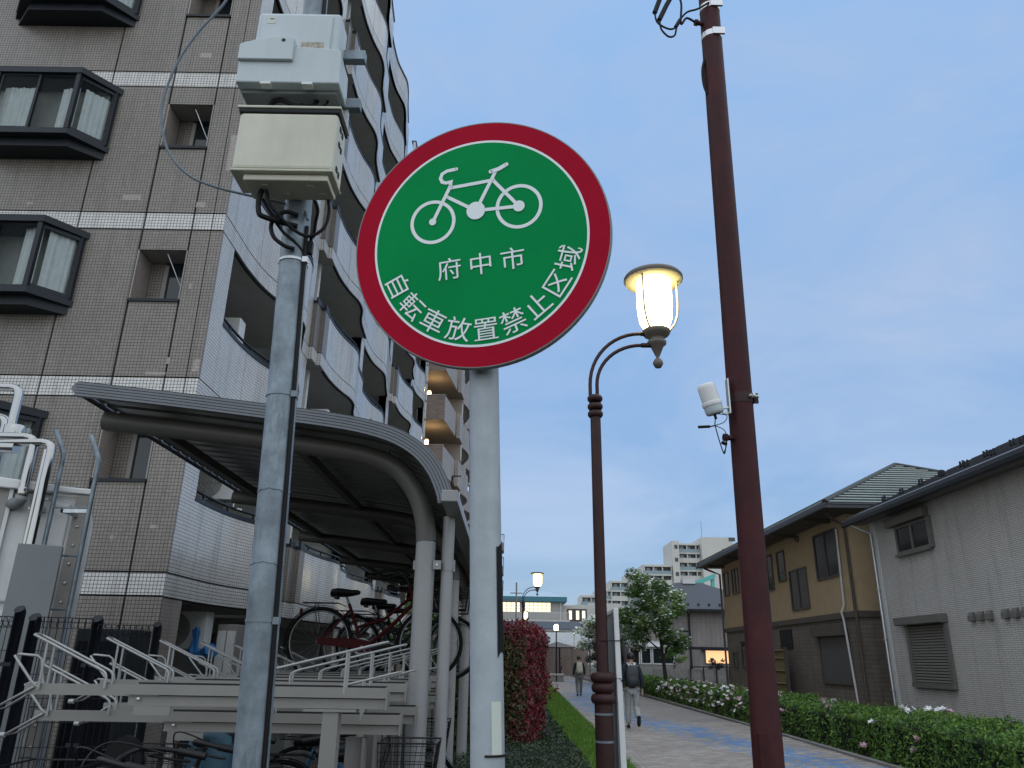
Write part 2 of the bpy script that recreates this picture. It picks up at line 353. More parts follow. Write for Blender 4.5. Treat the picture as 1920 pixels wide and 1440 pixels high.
def spline(ctrl, n=6):
    c = [V(p) for p in ctrl]; o = []
    for i in range(len(c) - 1):
        a = c[i - 1] if i else c[0] * 2 - c[1]; b, d = c[i], c[i + 1]; e = c[i + 2] if i + 2 < len(c) else d * 2 - b
        for k in range(n):
            t = k / n; o.append(.5 * ((2 * b) + (d - a) * t + (2 * a - 5 * b + 4 * d - e) * t * t + (3 * b - a - 3 * d + e) * t ** 3))
    return o + [c[-1]]

def leaves(name, pts, nrm, size, matname, parent=None, aspect=.45, tilt=.9, jit=.35, rnd=None, kind='stuff', fold=.25):
    """a mass of leaf-sized quads (two triangles folded along the midrib)"""
    n = len(pts); pts = np.asarray(pts, float); nrm = np.asarray(nrm, float)
    o0 = np.array(ORG.get(parent.name, (0, 0, 0))) if parent else np.zeros(3)
    nr = nrm + NPR.normal(0, tilt, (n, 3)) * .6; nr /= np.linalg.norm(nr, axis=1)[:, None] + 1e-9
    t = NPR.normal(0, 1, (n, 3)); t -= nr * (t * nr).sum(1)[:, None]; t /= np.linalg.norm(t, axis=1)[:, None] + 1e-9
    b = np.cross(nr, t); sz = size * (1 + NPR.uniform(-jit, jit, n))[:, None]; a = aspect
    v = np.empty((n, 4, 3)); p = pts - o0
    v[:, 0] = p - t * sz * .5; v[:, 1] = p + b * sz * a * .5 + nr * sz * fold * .3; v[:, 2] = p + t * sz * .5; v[:, 3] = p - b * sz * a * .5 + nr * sz * fold * .3
    me = bpy.data.meshes.new(name); me.vertices.add(n * 4); me.vertices.foreach_set('co', v.reshape(-1))
    f = np.empty((n, 2, 3), int); k = np.arange(n) * 4; f[:, 0] = np.stack([k, k + 1, k + 2], 1); f[:, 1] = np.stack([k, k + 2, k + 3], 1)
    me.loops.add(n * 6); me.loops.foreach_set('vertex_index', f.reshape(-1)); me.polygons.add(n * 2); me.polygons.foreach_set('loop_start', np.arange(n * 2) * 3)
    me.update(calc_edges=True)
    at = me.attributes.new('rnd', 'FLOAT', 'FACE'); r = NPR.uniform(0, 1, n) if rnd is None else rnd; at.data.foreach_set('value', np.repeat(r, 2).astype(np.float32))
    me.materials.append(MATS[matname]); me.validate()
    o = bpy.data.objects.new(name, me); COL.objects.link(o); ORG[o.name] = tuple(o0)
    if parent: o.parent = parent
    if kind: o['kind'] = kind
    return o
def vnoise(p, s, seed=0):
    """cheap smooth value noise, numpy"""
    p = np.asarray(p) * s + seed * 17.3; i = np.floor(p).astype(int); f = p - i; f = f * f * (3 - 2 * f); o = np.zeros(len(p))
    for dx in (0, 1):
        for dy in (0, 1):
            for dz in (0, 1):
                h = ((i[:, 0] + dx) * 374761393 + (i[:, 1] + dy) * 668265263 + (i[:, 2] + dz) * 2147483647) & 0x7fffffff
                h = ((h ^ (h >> 13)) * 1274126177) & 0x7fffffff
                w = (f[:, 0] if dx else 1 - f[:, 0]) * (f[:, 1] if dy else 1 - f[:, 1]) * (f[:, 2] if dz else 1 - f[:, 2]); o += w * (h / 0x7fffffff)
    return o
def point_light(name, loc, energy, col, r=.05, parent=None):
    l = bpy.data.lights.new(name, 'POINT'); l.energy = energy; l.color = col; l.shadow_soft_size = r
    o = bpy.data.objects.new(name, l); COL.objects.link(o)
    if parent: o.parent = parent; o.location = V(loc) - V(ORG[parent.name])
    else: o.location = loc
    return o
# ================================================================ the setting
b = MB(); b.face([(-400, -60, -.02), (400, -60, -.02), (400, 900, -.02), (-400, 900, -.02)]); struct(b.build('ground', 'ground_mix'))
def path_l(y): return 2.0 + .021 * (y - 13.7) if y < 50 else 2.76 + .02 * (y - 50)
def path_r(y): return 6.33 + .0165 * (y - 14)
# path: far sheet with paver pattern
def paver_mat(name, geo):
    m = bpy.data.materials.new(name); m.use_nodes = True; t = m.node_tree; bs = t.nodes['Principled BSDF']; n = t.nodes.new; l = t.links.new
    g = n('ShaderNodeNewGeometry'); sp = n('ShaderNodeSeparateXYZ'); l(g.outputs['Position'], sp.inputs[0])
    nz = n('ShaderNodeTexNoise'); nz.inputs['Scale'].default_value = .35; nz.inputs['Detail'].default_value = 2; l(g.outputs['Position'], nz.inputs['Vector'])
    # a band of blue pavers that snakes along the middle of the path
    def M(op, a, b_=None, c=None):
        q = n('ShaderNodeMath'); q.operation = op
        for i, x in enumerate((a, b_, c)):
            if x is None: continue
            if isinstance(x, (int, float)): q.inputs[i].default_value = x
            else: l(x, q.inputs[i])
        return q.outputs[0]
    sn = M('SINE', M('MULTIPLY_ADD', sp.outputs[1], .135, .35)); cx = M('MULTIPLY_ADD', sn, 1.25, 4.35)
    d = M('ABSOLUTE', M('SUBTRACT', sp.outputs[0], cx)); d2 = M('MULTIPLY_ADD', nz.outputs[0], .7, d)
    mr = n('ShaderNodeMapRange'); mr.inputs[1].default_value = .45; mr.inputs[2].default_value = 1.35; mr.inputs[3].default_value = 1; mr.inputs[4].default_value = 0; l(d2, mr.inputs[0])
    wn = n('ShaderNodeTexWhiteNoise')
    if geo:
        at = n('ShaderNodeAttribute'); at.attribute_name = 'rnd'; rnd = at.outputs['Fac']
        oi = n('ShaderNodeObjectInfo'); rnd = M('FRACT', M('ADD', rnd, M('MULTIPLY', oi.outputs['Random'], 1.0)))
    else:
        sn2 = n('ShaderNodeVectorMath'); sn2.operation = 'SNAP'; sn2.inputs[1].default_value = (.2, .1, 1); l(g.outputs['Position'], sn2.inputs[0]); l(sn2.outputs[0], wn.inputs['Vector']); rnd = wn.outputs[0]
    isb = M('LESS_THAN', rnd, M('MULTIPLY', mr.outputs[0], .62))
    rp = n('ShaderNodeValToRGB'); l(M('FRACT', M('MULTIPLY', rnd, 7.3)), rp.inputs[0]); rp.color_ramp.elements[0].color = (.27, .24, .215, 1); rp.color_ramp.elements[1].color = (.40, .36, .325, 1)
    e_ = rp.color_ramp.elements.new(.55); e_.color = (.335, .29, .255, 1)
    mx_ = n('ShaderNodeMix'); mx_.data_type = 'RGBA'; l(isb, mx_.inputs[0]); l(rp.outputs[0], mx_.inputs[6]); mx_.inputs[7].default_value = (.13, .245, .44, 1)
    col = mx_.outputs[2]
    if not geo:
        br = n('ShaderNodeTexBrick'); br.offset = .5; br.inputs['Scale'].default_value = 1; br.inputs['Brick Width'].default_value = .2; br.inputs['Row Height'].default_value = .1; br.inputs['Mortar Size'].default_value = .008; l(g.outputs['Position'], br.inputs['Vector'])
        m2 = n('ShaderNodeMix'); m2.data_type = 'RGBA'; l(br.outputs['Fac'], m2.inputs[0]); l(col, m2.inputs[6]); m2.inputs[7].default_value = (.06, .055, .05, 1); col = m2.outputs[2]
    n3 = n('ShaderNodeTexNoise'); n3.inputs['Scale'].default_value = .8; n3.inputs['Detail'].default_value = 7; l(g.outputs['Position'], n3.inputs['Vector'])
    m3 = n('ShaderNodeMix'); m3.data_type = 'RGBA'; m3.blend_type = 'MULTIPLY'; m3.inputs[0].default_value = .7; l(col, m3.inputs[6])
    r3 = n('ShaderNodeValToRGB'); l(n3.outputs[0], r3.inputs[0]); r3.color_ramp.elements[0].position = .3; r3.color_ramp.elements[0].color = (.62, .62, .62, 1); r3.color_ramp.elements[1].position = .7
    l(r3.outputs[0], m3.inputs[7]); l(m3.outputs[2], bs.inputs['Base Color']); bs.inputs['Roughness'].default_value = .72
    MATS[name] = m
paver_mat('paver_far', False); paver_mat('paver', True)
mat('joint_sand', (.075, .07, .06), .95)
b = MB(); ys = list(range(3, 23)) + list(range(23, 150, 4))
for i, (a, c) in enumerate(zip(ys, ys[1:])):
    b.face([(path_l(a), a, 0), (path_r(a), a, 0), (path_r(c), c, 0), (path_l(c), c, 0)], m=0 if c <= 23 else 1)
path = struct(b.build('path', ['joint_sand', 'paver_far']))
# near pavers as real pieces in running bond: the nearest 300 singly, the rest joined
pv = []
y = 11.5
row = 0
while y < 22.85:
    x = path_l(y) + .03 + (row % 2) * .1
    while x + .2 < path_r(y): pv.append((x, y)); x += .2
    y += .1; row += 1
def paver_mesh(mb, x, y, z):
    h = .028 + z; e = .006
    x0, x1, y0, y1 = x + .003, x + .197, y + .003, y + .097
    t = [(x0 + e, y0 + e, h), (x1 - e, y0 + e, h), (x1 - e, y1 - e, h), (x0 + e, y1 - e, h)]; g = [(x0, y0, h - e), (x1, y0, h - e), (x1, y1, h - e), (x0, y1, h - e)]
    mb.face(t)
    for k in range(4): mb.face([g[k], g[(k + 1) % 4], t[(k + 1) % 4], t[k]])
    bt = [(p[0], p[1], 0.001) for p in g]
    for k in (0, 1, 3): mb.face([bt[k], bt[(k + 1) % 4], g[(k + 1) % 4], g[k]])
vis = [p for p in pv if 13.4 < p[1] < 14.95 and 2.0 < p[0] < 6.4]
vis = sorted(vis, key=lambda p: p[1])[:300]; vs = set(vis)
pb = MB(); paver_mesh(pb, -.1, -.05, 0); one = pb.build('paver', 'paver', path)
one.data.attributes.new('rnd', 'FLOAT', 'FACE')
for k, p in enumerate(vis):
    o = one if k == 0 else one.copy()
    if k: COL.objects.link(o)
    o.parent = path; o.location = (p[0] + .1, p[1] + .05, RND.uniform(-.003, .003)); o.rotation_euler = (RND.uniform(-.012, .012), RND.uniform(-.008, .008), 0)
pb = MB(); cnt = []
for p in pv:
    if p in vs: continue
    k0 = len(pb.f); paver_mesh(pb, p[0], p[1], RND.uniform(-.003, .003)); cnt += [RND.random()] * (len(pb.f) - k0)
po = pb.build('pavers', 'paver', path, kind='stuff'); at = po.data.attributes.new('rnd', 'FLOAT', 'FACE'); at.data.foreach_set('value', cnt)
# kerbs, planting strip, lawns
b = MB()
for a, c in zip(ys, ys[1:]):
    for s_, fn in ((-1, path_l), (1, path_r)):
        b.prism([(fn(a) + (s_ * .12 if s_ < 0 else 0), a, -.01), (fn(a) + (0 if s_ < 0 else .12), a, -.01), (fn(a) + (0 if s_ < 0 else .12), a, .045), (fn(a) + (s_ * .12 if s_ < 0 else 0), a, .045)],
                (fn(c) - fn(a), c - a, 0))
struct(b.build('kerb', 'concrete'))
b = MB(); b.box(-.9, 6.5, -.015, 1.88, 120, .03); struct(b.build('soil_ground', 'soil'))
b = MB(); b.box(6.47, 6.0, -.015, 9.4, 120, .02); struct(b.build('verge_ground', 'soil'))
b = MB(); b.box(-16, -4, -.015, -.92, 10.4, .0); struct(b.build('yard_pavement', 'asphalt'))
n = 34000; yy = 8.5 + 52 * NPR.uniform(0, 1, n) ** 1.7; pl = np.array([path_l(q) for q in yy]); xx = 1.02 + NPR.uniform(0, 1, n) * (pl - 1.09)
hh = .10 + .10 * vnoise(np.stack([xx, yy, yy * 0], 1), 2.5)
gm = leaves('grass', np.stack([xx, yy, .03 + hh * .45], 1), np.stack([NPR.normal(0, 1, n), NPR.normal(0, 1, n), np.full(n, .15)], 1), .17, 'grass_blade', aspect=.10, tilt=.25, fold=.1)
tag(gm, 'bright green strip of grass along the left edge of the brick path', 'grass', kind='stuff')

# ================================================================ apartment building with wavy balconies
apt = thing('apartment_building', 'tall grey tiled apartment building with wavy white balconies stacked along its side', 'building', (-4.6, 10.5, 0))
PIT, Z0, NST = 2.787, 2.31, 7
def zb(k): return Z0 + PIT * k
XL = -9.6
COLS = [(-9.6, -6.925), (-6.895, -5.885), (-5.855, -5.115), (-5.085, -4.796), (-4.784, -4.6)]
bk = MB()
bk.box(XL, 10.535, 0, -5.9, 11.2, zb(NST)); bk.box(-5.1, 10.535, 0, -4.66, 11.0, zb(NST))
bk.box(XL, 11.2, 0, -6.3, 37.0, zb(NST) + .2, m=1)
wins = []
for k in range(-1, NST):
    zf = zb(k) + .31 if k >= 0 else 0.
    s0, s1 = (zf + 1.27, zf + 2.12) if k >= 0 else (3, 3)
    if k >= 0: wins.append((s0, s1)); bk.box(-5.9, 10.535, zb(k) - .01, -5.1, 11.2, s0 - .03); bk.box(-5.9, 10.535, s1 + .02, -5.1, 11.2, zb(k + 1) - .01)
    else: bk.box(-5.9, 10.535, 0, -5.1, 11.2, zb(0) - .01)
bk.build('wall', ['joint', 'interior'], apt)
def panel(name, x0, x1, z0, z1, m, y=10.5, t=.034):
    q = MB(); q.box(x0, y, z0, x1, y + t, z1); return q.build(name, m, apt)
for k in range(-1, NST):
    lo = zb(k) + .31 + .012 if k >= 0 else 0.0; hi = zb(k + 1) - .012
    for ci, (x0, x1) in enumerate(COLS if k > 0 else COLS[:3] + [(-5.085, -4.6)]):
        if k >= 0: panel('band_panel', x0, x1, zb(k) + .012, zb(k) + .298, 'tile_band')
        if ci == 2 and k >= 0:
            s0, s1 = wins[k]; panel('wall_panel', x0, x1, lo, s0 - .05, 'tile_grey'); panel('wall_panel', x0, x1, s1, hi, 'tile_grey')
        elif ci == 0 and k >= 0:
            zc = lo + 1.33; panel('wall_panel', x0, x1, lo, hi, 'tile_grey')
        else: panel('wall_panel', x0, x1, lo, hi, 'tile_grey')
# replaced tiles of a paler shade
for x, z, w, h in ((-5.45, 3.05, .05, .05), (-4.93, 3.2, .1, .05), (-4.99, 6.85, .05, .1), (-5.12, 5.62, .05, .1), (-4.72, 5.5, .1, .2), (-5.4, 5.44, .3, .05), (-6.3, 8.42, .3, .1), (-4.72, 9.0, .1, .7), (-5.5, 11.3, .2, .1), (-5.1, 8.3, .15, .1), (-7.8, 8.3, .1, .05)):
    q = MB(); q.box(x, 10.4975, z, x + w, 10.51, z + h); q.build('tile', 'tile_taupe', apt)
# recessed windows of the end wall
for k, (s0, s1) in enumerate(wins):
    f = MB(); xa, xb, yb = -5.86, -5.12, 10.95
    fr = .045
    f.box(xa, yb, s0, xa + .24, yb + .05, s1, m=1); f.box(xb - fr, yb, s0, xb, yb + .06, s1); f.box(xa + .24, yb, s1 - fr, xb - fr, yb + .06, s1); f.box(xa + .24, yb, s0, xb - fr, yb + .06, s0 + fr); f.box(xa + .24, yb - .02, s0 + fr, xa + .30, yb + .06, s1 - fr, m=2)
    w = f.build('window', ['metal_dark', 'tile_grey', 'plaster'], apt)
    q = MB(); q.box(xa + .30, yb + .02, s0 + fr, xb - fr, yb + .03, s1 - fr); q.build('pane', 'glass_dark', w)
    q = MB(); q.box(-5.875, 10.47, s0 - .05, -5.095, 10.95, s0 - .004); q.build('sill', 'metal_dark', w)
    q = MB(); q.box(-5.874, 10.502, s0 - .003, -5.852, 10.94, s1 - .003); q.box(-5.118, 10.502, s0 - .003, -5.098, 10.94, s1 - .003, m=1); q.box(-5.85, 10.504, s1 + .001, -5.12, 10.94, s1 + .018, m=1); q.build('reveal', ['tile_taupe', 'plaster'], w)
    if k == 1 or k == 2:
        q = MB(); q.tube([(-5.45, 10.6, s1 - .02), (-5.2, 10.8, s0 + .25)], .008, 6); q.build('rod', 'alu', w)
# projecting bay windows
for k in range(NST):
    lo = zb(k) + .31; a0, a1 = lo + 1.13, lo + 2.36
    if k == 0: a0, a1 = lo + .95, lo + 2.2
    pl_ = [(-8.85, 10.5), (-8.45, 10.02), (-7.14, 10.02), (-6.72, 10.5)]
    def ring(z, d=0): return [(x + (d if i > 1 else -d), y - (d if 0 < i < 3 else 0), z) for i, (x, y) in enumerate(pl_)]
    f = MB(); f.prism(ring(a0 - .02, .03), (0, 0, .10)); f.prism([(x + .0, y, z) for x, y, z in ring(a1 - .08, .05)], (0, 0, .11))
    f.prism([(p[0] * .96 - .3, min(10.5, p[1] + .12), p[2]) for p in ring(a0 - .16)], (0, 0, .14))
    for (x, y) in pl_[1:3]: f.obox((x, y, (a0 + a1) / 2), (.035, 0, 0), (0, .035, 0), (0, 0, (a1 - a0) / 2 - .08))
    f.obox((-6.75, 10.46, (a0 + a1) / 2), (.03, 0, 0), (0, .035, 0), (0, 0, (a1 - a0) / 2 - .08)); f.obox((-8.82, 10.46, (a0 + a1) / 2), (.03, 0, 0), (0, .035, 0), (0, 0, (a1 - a0) / 2 - .08))
    bw = f.build('bay_window', 'metal_dark', apt)
    for s_, (xa, xb) in enumerate(((-8.40, -7.76), (-7.80, -7.17))):
        f = MB(); yk = 10.015 + .02 * s_; c = .035
        for (u0, u1, w0, w1) in ((xa, xb, a0 + .08, a0 + .08 + c), (xa, xb, a1 - .08 - c, a1 - .08), (xa, xa + c, a0 + .08 + c, a1 - .08 - c), (xb - c, xb, a0 + .08 + c, a1 - .08 - c)): f.box(u0, yk, w0, u1, yk + .03, w1)
        fo = f.build('sash', 'metal_dark', bw)
        q = MB(); q.box(xa + c, yk + .012, a0 + .08 + c, xb - c, yk + .018, a1 - .08 - c); q.build('pane', 'window_glass', bw)
    q = MB(); A, B = V((-7.12, 10.06, 0)), V((-6.76, 10.46, 0)); d = (B - A); nn = V((.74, -.67, 0)); q.obox((A + B) / 2 + V((0, 0, (a0 + a1) / 2)), d / 2, nn * .003, (0, 0, (a1 - a0) / 2 - .1)); q.build('pane', 'window_glass', bw)
    hz = (a1 - a0) / 2 - .1
    for sg in (-1, 1): q = MB(); q.obox((A + B) / 2 + V((0, 0, (a0 + a1) / 2 + sg * (hz - .02))) + nn * .006, d / 2, nn * .012, (0, 0, .03)); q.build('sash_rail', 'metal_dark', bw)
    # curtains hang in pleats behind the panes
    q = MB(); rows = []; top, bot = a1 - .1 - (.15 if k != 1 else 0), a0 + .09
    def cur(p0, p1, nrm, cnt_):
        rr = [[], []]
        for i in range(cnt_ + 1):
            t = i / cnt_; off = .02 * math.sin(i * 1.9) + .012 * math.sin(i * .7)
            for j, z in enumerate((bot, top)):
                p = V((p0[0] + (p1[0] - p0[0]) * t, p0[1] + (p1[1] - p0[1]) * t, z)) + V(nrm) * off * (1.2 if j == 0 else .7); rr[j].append(p)
        q.grid(rr, uv=None)
    cur((-8.4, 10.16), (-7.9, 10.16), (0, 1, 0), 26); cur((-7.45, 10.17), (-7.16, 10.14), (0, 1, 0), 14); cur((-7.08, 10.17), (-6.82, 10.46), (.7, -.7, 0), 16); q.build('curtain', 'curtain', bw)
    q = MB(); q.box(-8.7, 10.44, a0 + .05, -6.85, 10.455, a1 - .05); q.build('room', 'interior', bw)

# balconies: plan of the wavy edge, unit bays A and B
A_ = [(0.55, -4.6), (1.3, -4.6), (2.0, -4.53), (2.6, -4.38), (3.2, -4.22), (3.7, -4.22), (4.2, -4.38), (4.9, -4.60)]
B_ = [(6.25, -4.42), (6.9, -4.40), (7.6, -4.31), (8.2, -4.18), (8.75, -4.18), (9.6, -4.36), (10.75, -4.43)]
A2 = [(11.1, -4.58), (11.8, -4.60), (12.7, -4.56), (13.3, -4.44), (13.75, -4.35), (14.3, -4.37), (15.1, -4.48), (16.2, -4.60)]
B2 = [(y + 11.2, x) for y, x in B_]
A3 = [(y + 11.2, x) for y, x in A2[:-1]]
BAYS = [A_, B_, A2, B2, A3]
PIERS = [(10.536, 11.05, -4.6), (15.35, 15.95, -4.63), (21.2, 21.62, -4.56), (26.65, 27.2, -4.62), (32.4, 32.8, -4.56), (36.6, 37.05, -4.45)]
STEP = [(15.95, 16.35, -4.52), (16.35, 16.78, -4.42), (27.2, 27.5, -4.52), (27.5, 27.95, -4.42)]
def edge(bay, n=5): return [V((x, 10.5 + y, 0)) for x, y in [(p.y, p.x) for p in spline([(a, c, 0) for a, c in bay], n)]]
def strip(mb, pts, z0, z1, t, m=0, zin=None):
    u = 0.; us = [0.]
    for a, c in zip(pts, pts[1:]): u += (c - a).length; us.append(u)
    for i, (a, c) in enumerate(zip(pts, pts[1:])):
        A, B, D = V((a.x, a.y, z0)), V((c.x, c.y, z0)), V((0, 0, z1 - z0)); T = V((-t, 0, 0)); ua, ub = us[i] + pts[0].y, us[i + 1] + pts[0].y
        mb.face([A, B, B + D, A + D], uv=[(ua, z0), (ub, z0), (ub, z1), (ua, z1)], m=m)
        mb.face([B + T, A + T, A + T + D, B + T + D], m=m); mb.face([A + D, B + D, B + D + T, A + D + T], m=m); mb.face([B, A, A + T, B + T], m=m)
    for p, sg in ((pts[0], 1), (pts[-1], -1)):
        q = [V((p.x, p.y, z0)), V((p.x, p.y, z1)), V((p.x - t, p.y, z1)), V((p.x - t, p.y, z0))]; mb.face(q if sg < 0 else q[::-1], m=m)
def cut(pts, n):
    """split a polyline into n runs that meet with a narrow joint"""
    L_ = [0.]
    for a, c in zip(pts, pts[1:]): L_.append(L_[-1] + (c - a).length)
    def at_(s):
        for i in range(len(L_) - 1):
            if s <= L_[i + 1] + 1e-9: t = (s - L_[i]) / (L_[i + 1] - L_[i]); return pts[i].lerp(pts[i + 1], max(0, min(1, t)))
        return pts[-1]
    o = []
    for k in range(n):
        s0, s1 = L_[-1] * k / n + (.008 if k else 0), L_[-1] * (k + 1) / n - (.008 if k < n - 1 else 0)
        o.append([at_(s0)] + [p for p, s in zip(pts, L_) if s0 < s < s1] + [at_(s1)])
    return o
for k in range(NST):
    z = zb(k)
    for bi, bay in enumerate(BAYS):
        pts = edge(bay, 4 if k < 5 else 3); y0, y1 = pts[0].y, pts[-1].y
        sb = MB()
        for a, c in zip(pts, pts[1:]):
            sb.face([(-6.3, a.y, z), (-6.3, c.y, z), (c.x - .02, c.y, z), (a.x - .02, a.y, z)]); sb.face([(-6.3, a.y, z + .25), (a.x - .02, a.y, z + .25), (c.x - .02, c.y, z + .25), (-6.3, c.y, z + .25)])
        strip(sb, [p + V((-.02, 0, 0)) for p in pts], z - .025, z + .0, .05, m=1)
        sb.box(-6.3, y0 - .15, z, -4.75, y0, z + PIT, m=0) if bi else None
        bal = sb.build('balcony', ['soffit', 'joint'], apt)
        nb = 4
        core = MB(); strip(core, [p + V((-.018, 0, 0)) for p in pts], z + .002, z + 1.38, .10, m=0); core.build('parapet_core', 'joint', bal)
        for run in cut(pts, nb):
            q = MB(); strip(q, run, z + .003, z + .297, .016); q.build('band_panel', 'tile_band', bal)
            q = MB(); strip(q, run, z + .318, z + 1.385, .016); q.build('parapet_panel', 'tile_light', bal)
        q = MB(); strip(q, [p + V((.012, 0, 0)) for p in pts], z + 1.39, z + 1.455, .15)
        rl = [p + V((-.03, 0, z + 1.55)) for p in pts]; q.tube(rl, .024, 6)
        for p in rl[2::5]: q.box(p.x - .015, p.y - .02, z + 1.45, p.x + .015, p.y + .02, z + 1.55)
        q.build('railing', 'metal_dark', bal)
        if k < NST:   # doors at the back of the balcony
            ym = (y0 + y1) / 2; q = MB(); q.box(-6.3, ym - 1.7, z + .25, -6.24, ym + 1.7, z + 2.3); dr = q.build('glazed_door', 'frame_grey', bal)
    for (a, c, x) in PIERS:
        q = MB(); q.box(x - .3, a, z - .01, x - .016, c, z + PIT - .02); pr = q.build('pier', 'joint', apt)
        q = MB(); strip(q, [V((x, a, 0)), V((x, c, 0))], z + .003, z + .297, .28); q.build('band_panel', 'tile_band', pr)
        q = MB(); strip(q, [V((x, a, 0)), V((x, c, 0))], z + .318, z + PIT - .018, .28); q.build('pier_panel', 'tile_light', pr)
    for (a, c, x) in STEP:
        q = MB(); q.box(x - .4, a, z + .003, x, c, z + .297, m=1); q.box(x - .4, a, z + .318, x, c, z + 1.385); q.box(x - .38, a + .02, z + .29, x - .02, c - .02, z + .33, m=2); q.box(x - .41, a - .01, z + 1.386, x + .01, c, z + 1.46, m=3); q.box(x - .06, a + .08, z + 1.46, x - .02, c, z + 1.58, m=3)
        q.build('column', ['tile_grey', 'tile_band', 'joint', 'metal_dark'], apt)
# top slab over the uppermost balconies
q = MB()
for bay in BAYS:
    pts = edge(bay, 4); z = zb(NST)
    for a, c in zip(pts, pts[1:]): q.face([(-6.3, a.y, z), (-6.3, c.y, z), (c.x, c.y, z), (a.x, a.y, z)])
    strip(q, pts, z, z + .3, .1, m=1); strip(q, pts, z + .32, z + 1.15, .1, m=2); strip(q, [p + V((.03, 0, 0)) for p in pts], z + 1.15, z + 1.22, .2, m=3)
for (a, c, x) in PIERS: q.box(x - .3, a, zb(NST), x, c, zb(NST) + 1.15, m=2)
q.box(XL, 10.5, zb(NST) + .0, -4.62, 10.8, zb(NST) + 1.0, m=4)
q.build('roof_parapet', ['soffit', 'tile_band', 'tile_light', 'metal_dark', 'tile_grey'], apt)
# ground-floor columns, back wall, drain pipe
for y0 in (15.4, 21.2, 26.8, 32.4, 36.6): q = MB(); q.box(-5.0, y0, 0, -4.62, y0 + .6, Z0); q.build('column', 'tile_taupe', apt)
q = MB(); q.box(-5.0, 10.537, 0, -4.62, 11.2, Z0 - .014); q.build('corner_column', 'tile_taupe', apt)
q = MB(); q.tube([(-4.45, 37.2, 0), (-4.45, 37.2, 20)], .07, 8); q.build('drain_pipe', 'tile_light', apt)
for ya_, yb2 in ((12.2, 13.8), (17.0, 20)): q = MB(); q.box(-6.3, ya_, .1, -6.24, yb2, 2.0); q.build('glazed_door', 'glass_dark', apt)
# air conditioners
def aircon(x, y, z, where):
    t = thing('air_conditioner', 'white air conditioner unit with round fan grille ' + where, 'air conditioner', (x, y, z), 'air conditioners on the balconies')
    q = MB(); q.box(x - .4, y, z, x + .4, y + .29, z + .56); q.build('casing', 'white_plastic', t, bevel=.015)
    q = MB()
    for r in (.06, .11, .16, .21, .25): q.tube(arc((x - .1, y - .012, z + .28), r, 0, 360, 20)[:-1], .006, 4, closed=True)
    for a in range(0, 180, 45): c, s_ = math.cos(math.radians(a)) * .25, math.sin(math.radians(a)) * .25; q.tube([(x - .1 - c, y - .014, z + .28 - s_), (x - .1 + c, y - .014, z + .28 + s_)], .005, 4)
    q.build('fan_grille', 'far_grey', t)
    q = MB(); q.lathe([(.26, 0), (.26, .01)], (x - .1, y - .009, z + .28), 24, axis=(0, 1, 0)); q.build('fan_opening', 'interior', t)
    q = MB(); q.tube([(x + .35, y + .1, z), (x + .35, y + .1, z - .12), (x + .5, y + .1, z - .15)], .018, 6); q.build('hose', 'white_plastic', t)
aircon(-5.3, 12.5, 6.74, 'in the nearest balcony above the shelter roof'); aircon(-4.95, 12.5, 4.0, 'half hidden under the shelter roof')
aircon(-5.1, 12.45, 1.66, 'in the dark ground floor opening'); aircon(-4.95, 18.0, 6.8, 'behind the second wavy balcony')
t = thing('storage_cabinet', 'pale upright cabinet beside blue covers in the dark ground floor opening', 'cabinet', (-4.75, 12.9, 0)); q = MB(); q.box(-4.68, 12.9, 0, -4.36, 13.3, 2.05); q.build('body', 'plaster', t, bevel=.01); q = MB(); q.box(-4.66, 12.885, .1, -4.53, 12.9, 1.95); q.build('door', 'white_plastic', t); q = MB(); q.box(-4.51, 12.885, .1, -4.38, 12.9, 1.95); q.build('door', 'white_plastic', t)
t = thing('blue_cover', 'bright blue plastic sheet bunched in front of the pale cabinet', 'plastic sheet', (-4.6, 12.5, 1.2)); q = MB()
for cx_, prof_ in ((-4.80, [(.05, 1.50), (.10, 1.53), (.12, 1.62), (.07, 1.72), (.055, 1.82), (.075, 1.94), (.04, 1.97)]), (-4.56, [(.10, 1.54), (.15, 1.58), (.14, 1.66), (.09, 1.72)])):
    rows = [[(cx_ + .7 * r * math.cos(a) * (1 + .28 * math.sin(5 * a + i * 1.7)), 12.35 + r * .6 * math.sin(a) * (1 + .25 * math.cos(4 * a + i)), z + .025 * math.sin(3 * a + i)) for a in np.linspace(0, 2 * math.pi, 25)[:-1]] for i, (r, z) in enumerate(prof_)]; q.grid(rows, closed=True, sm=False); q.face(rows[-1]); q.face(rows[0][::-1])
q.build('sheet', 'cloth_blue', t)
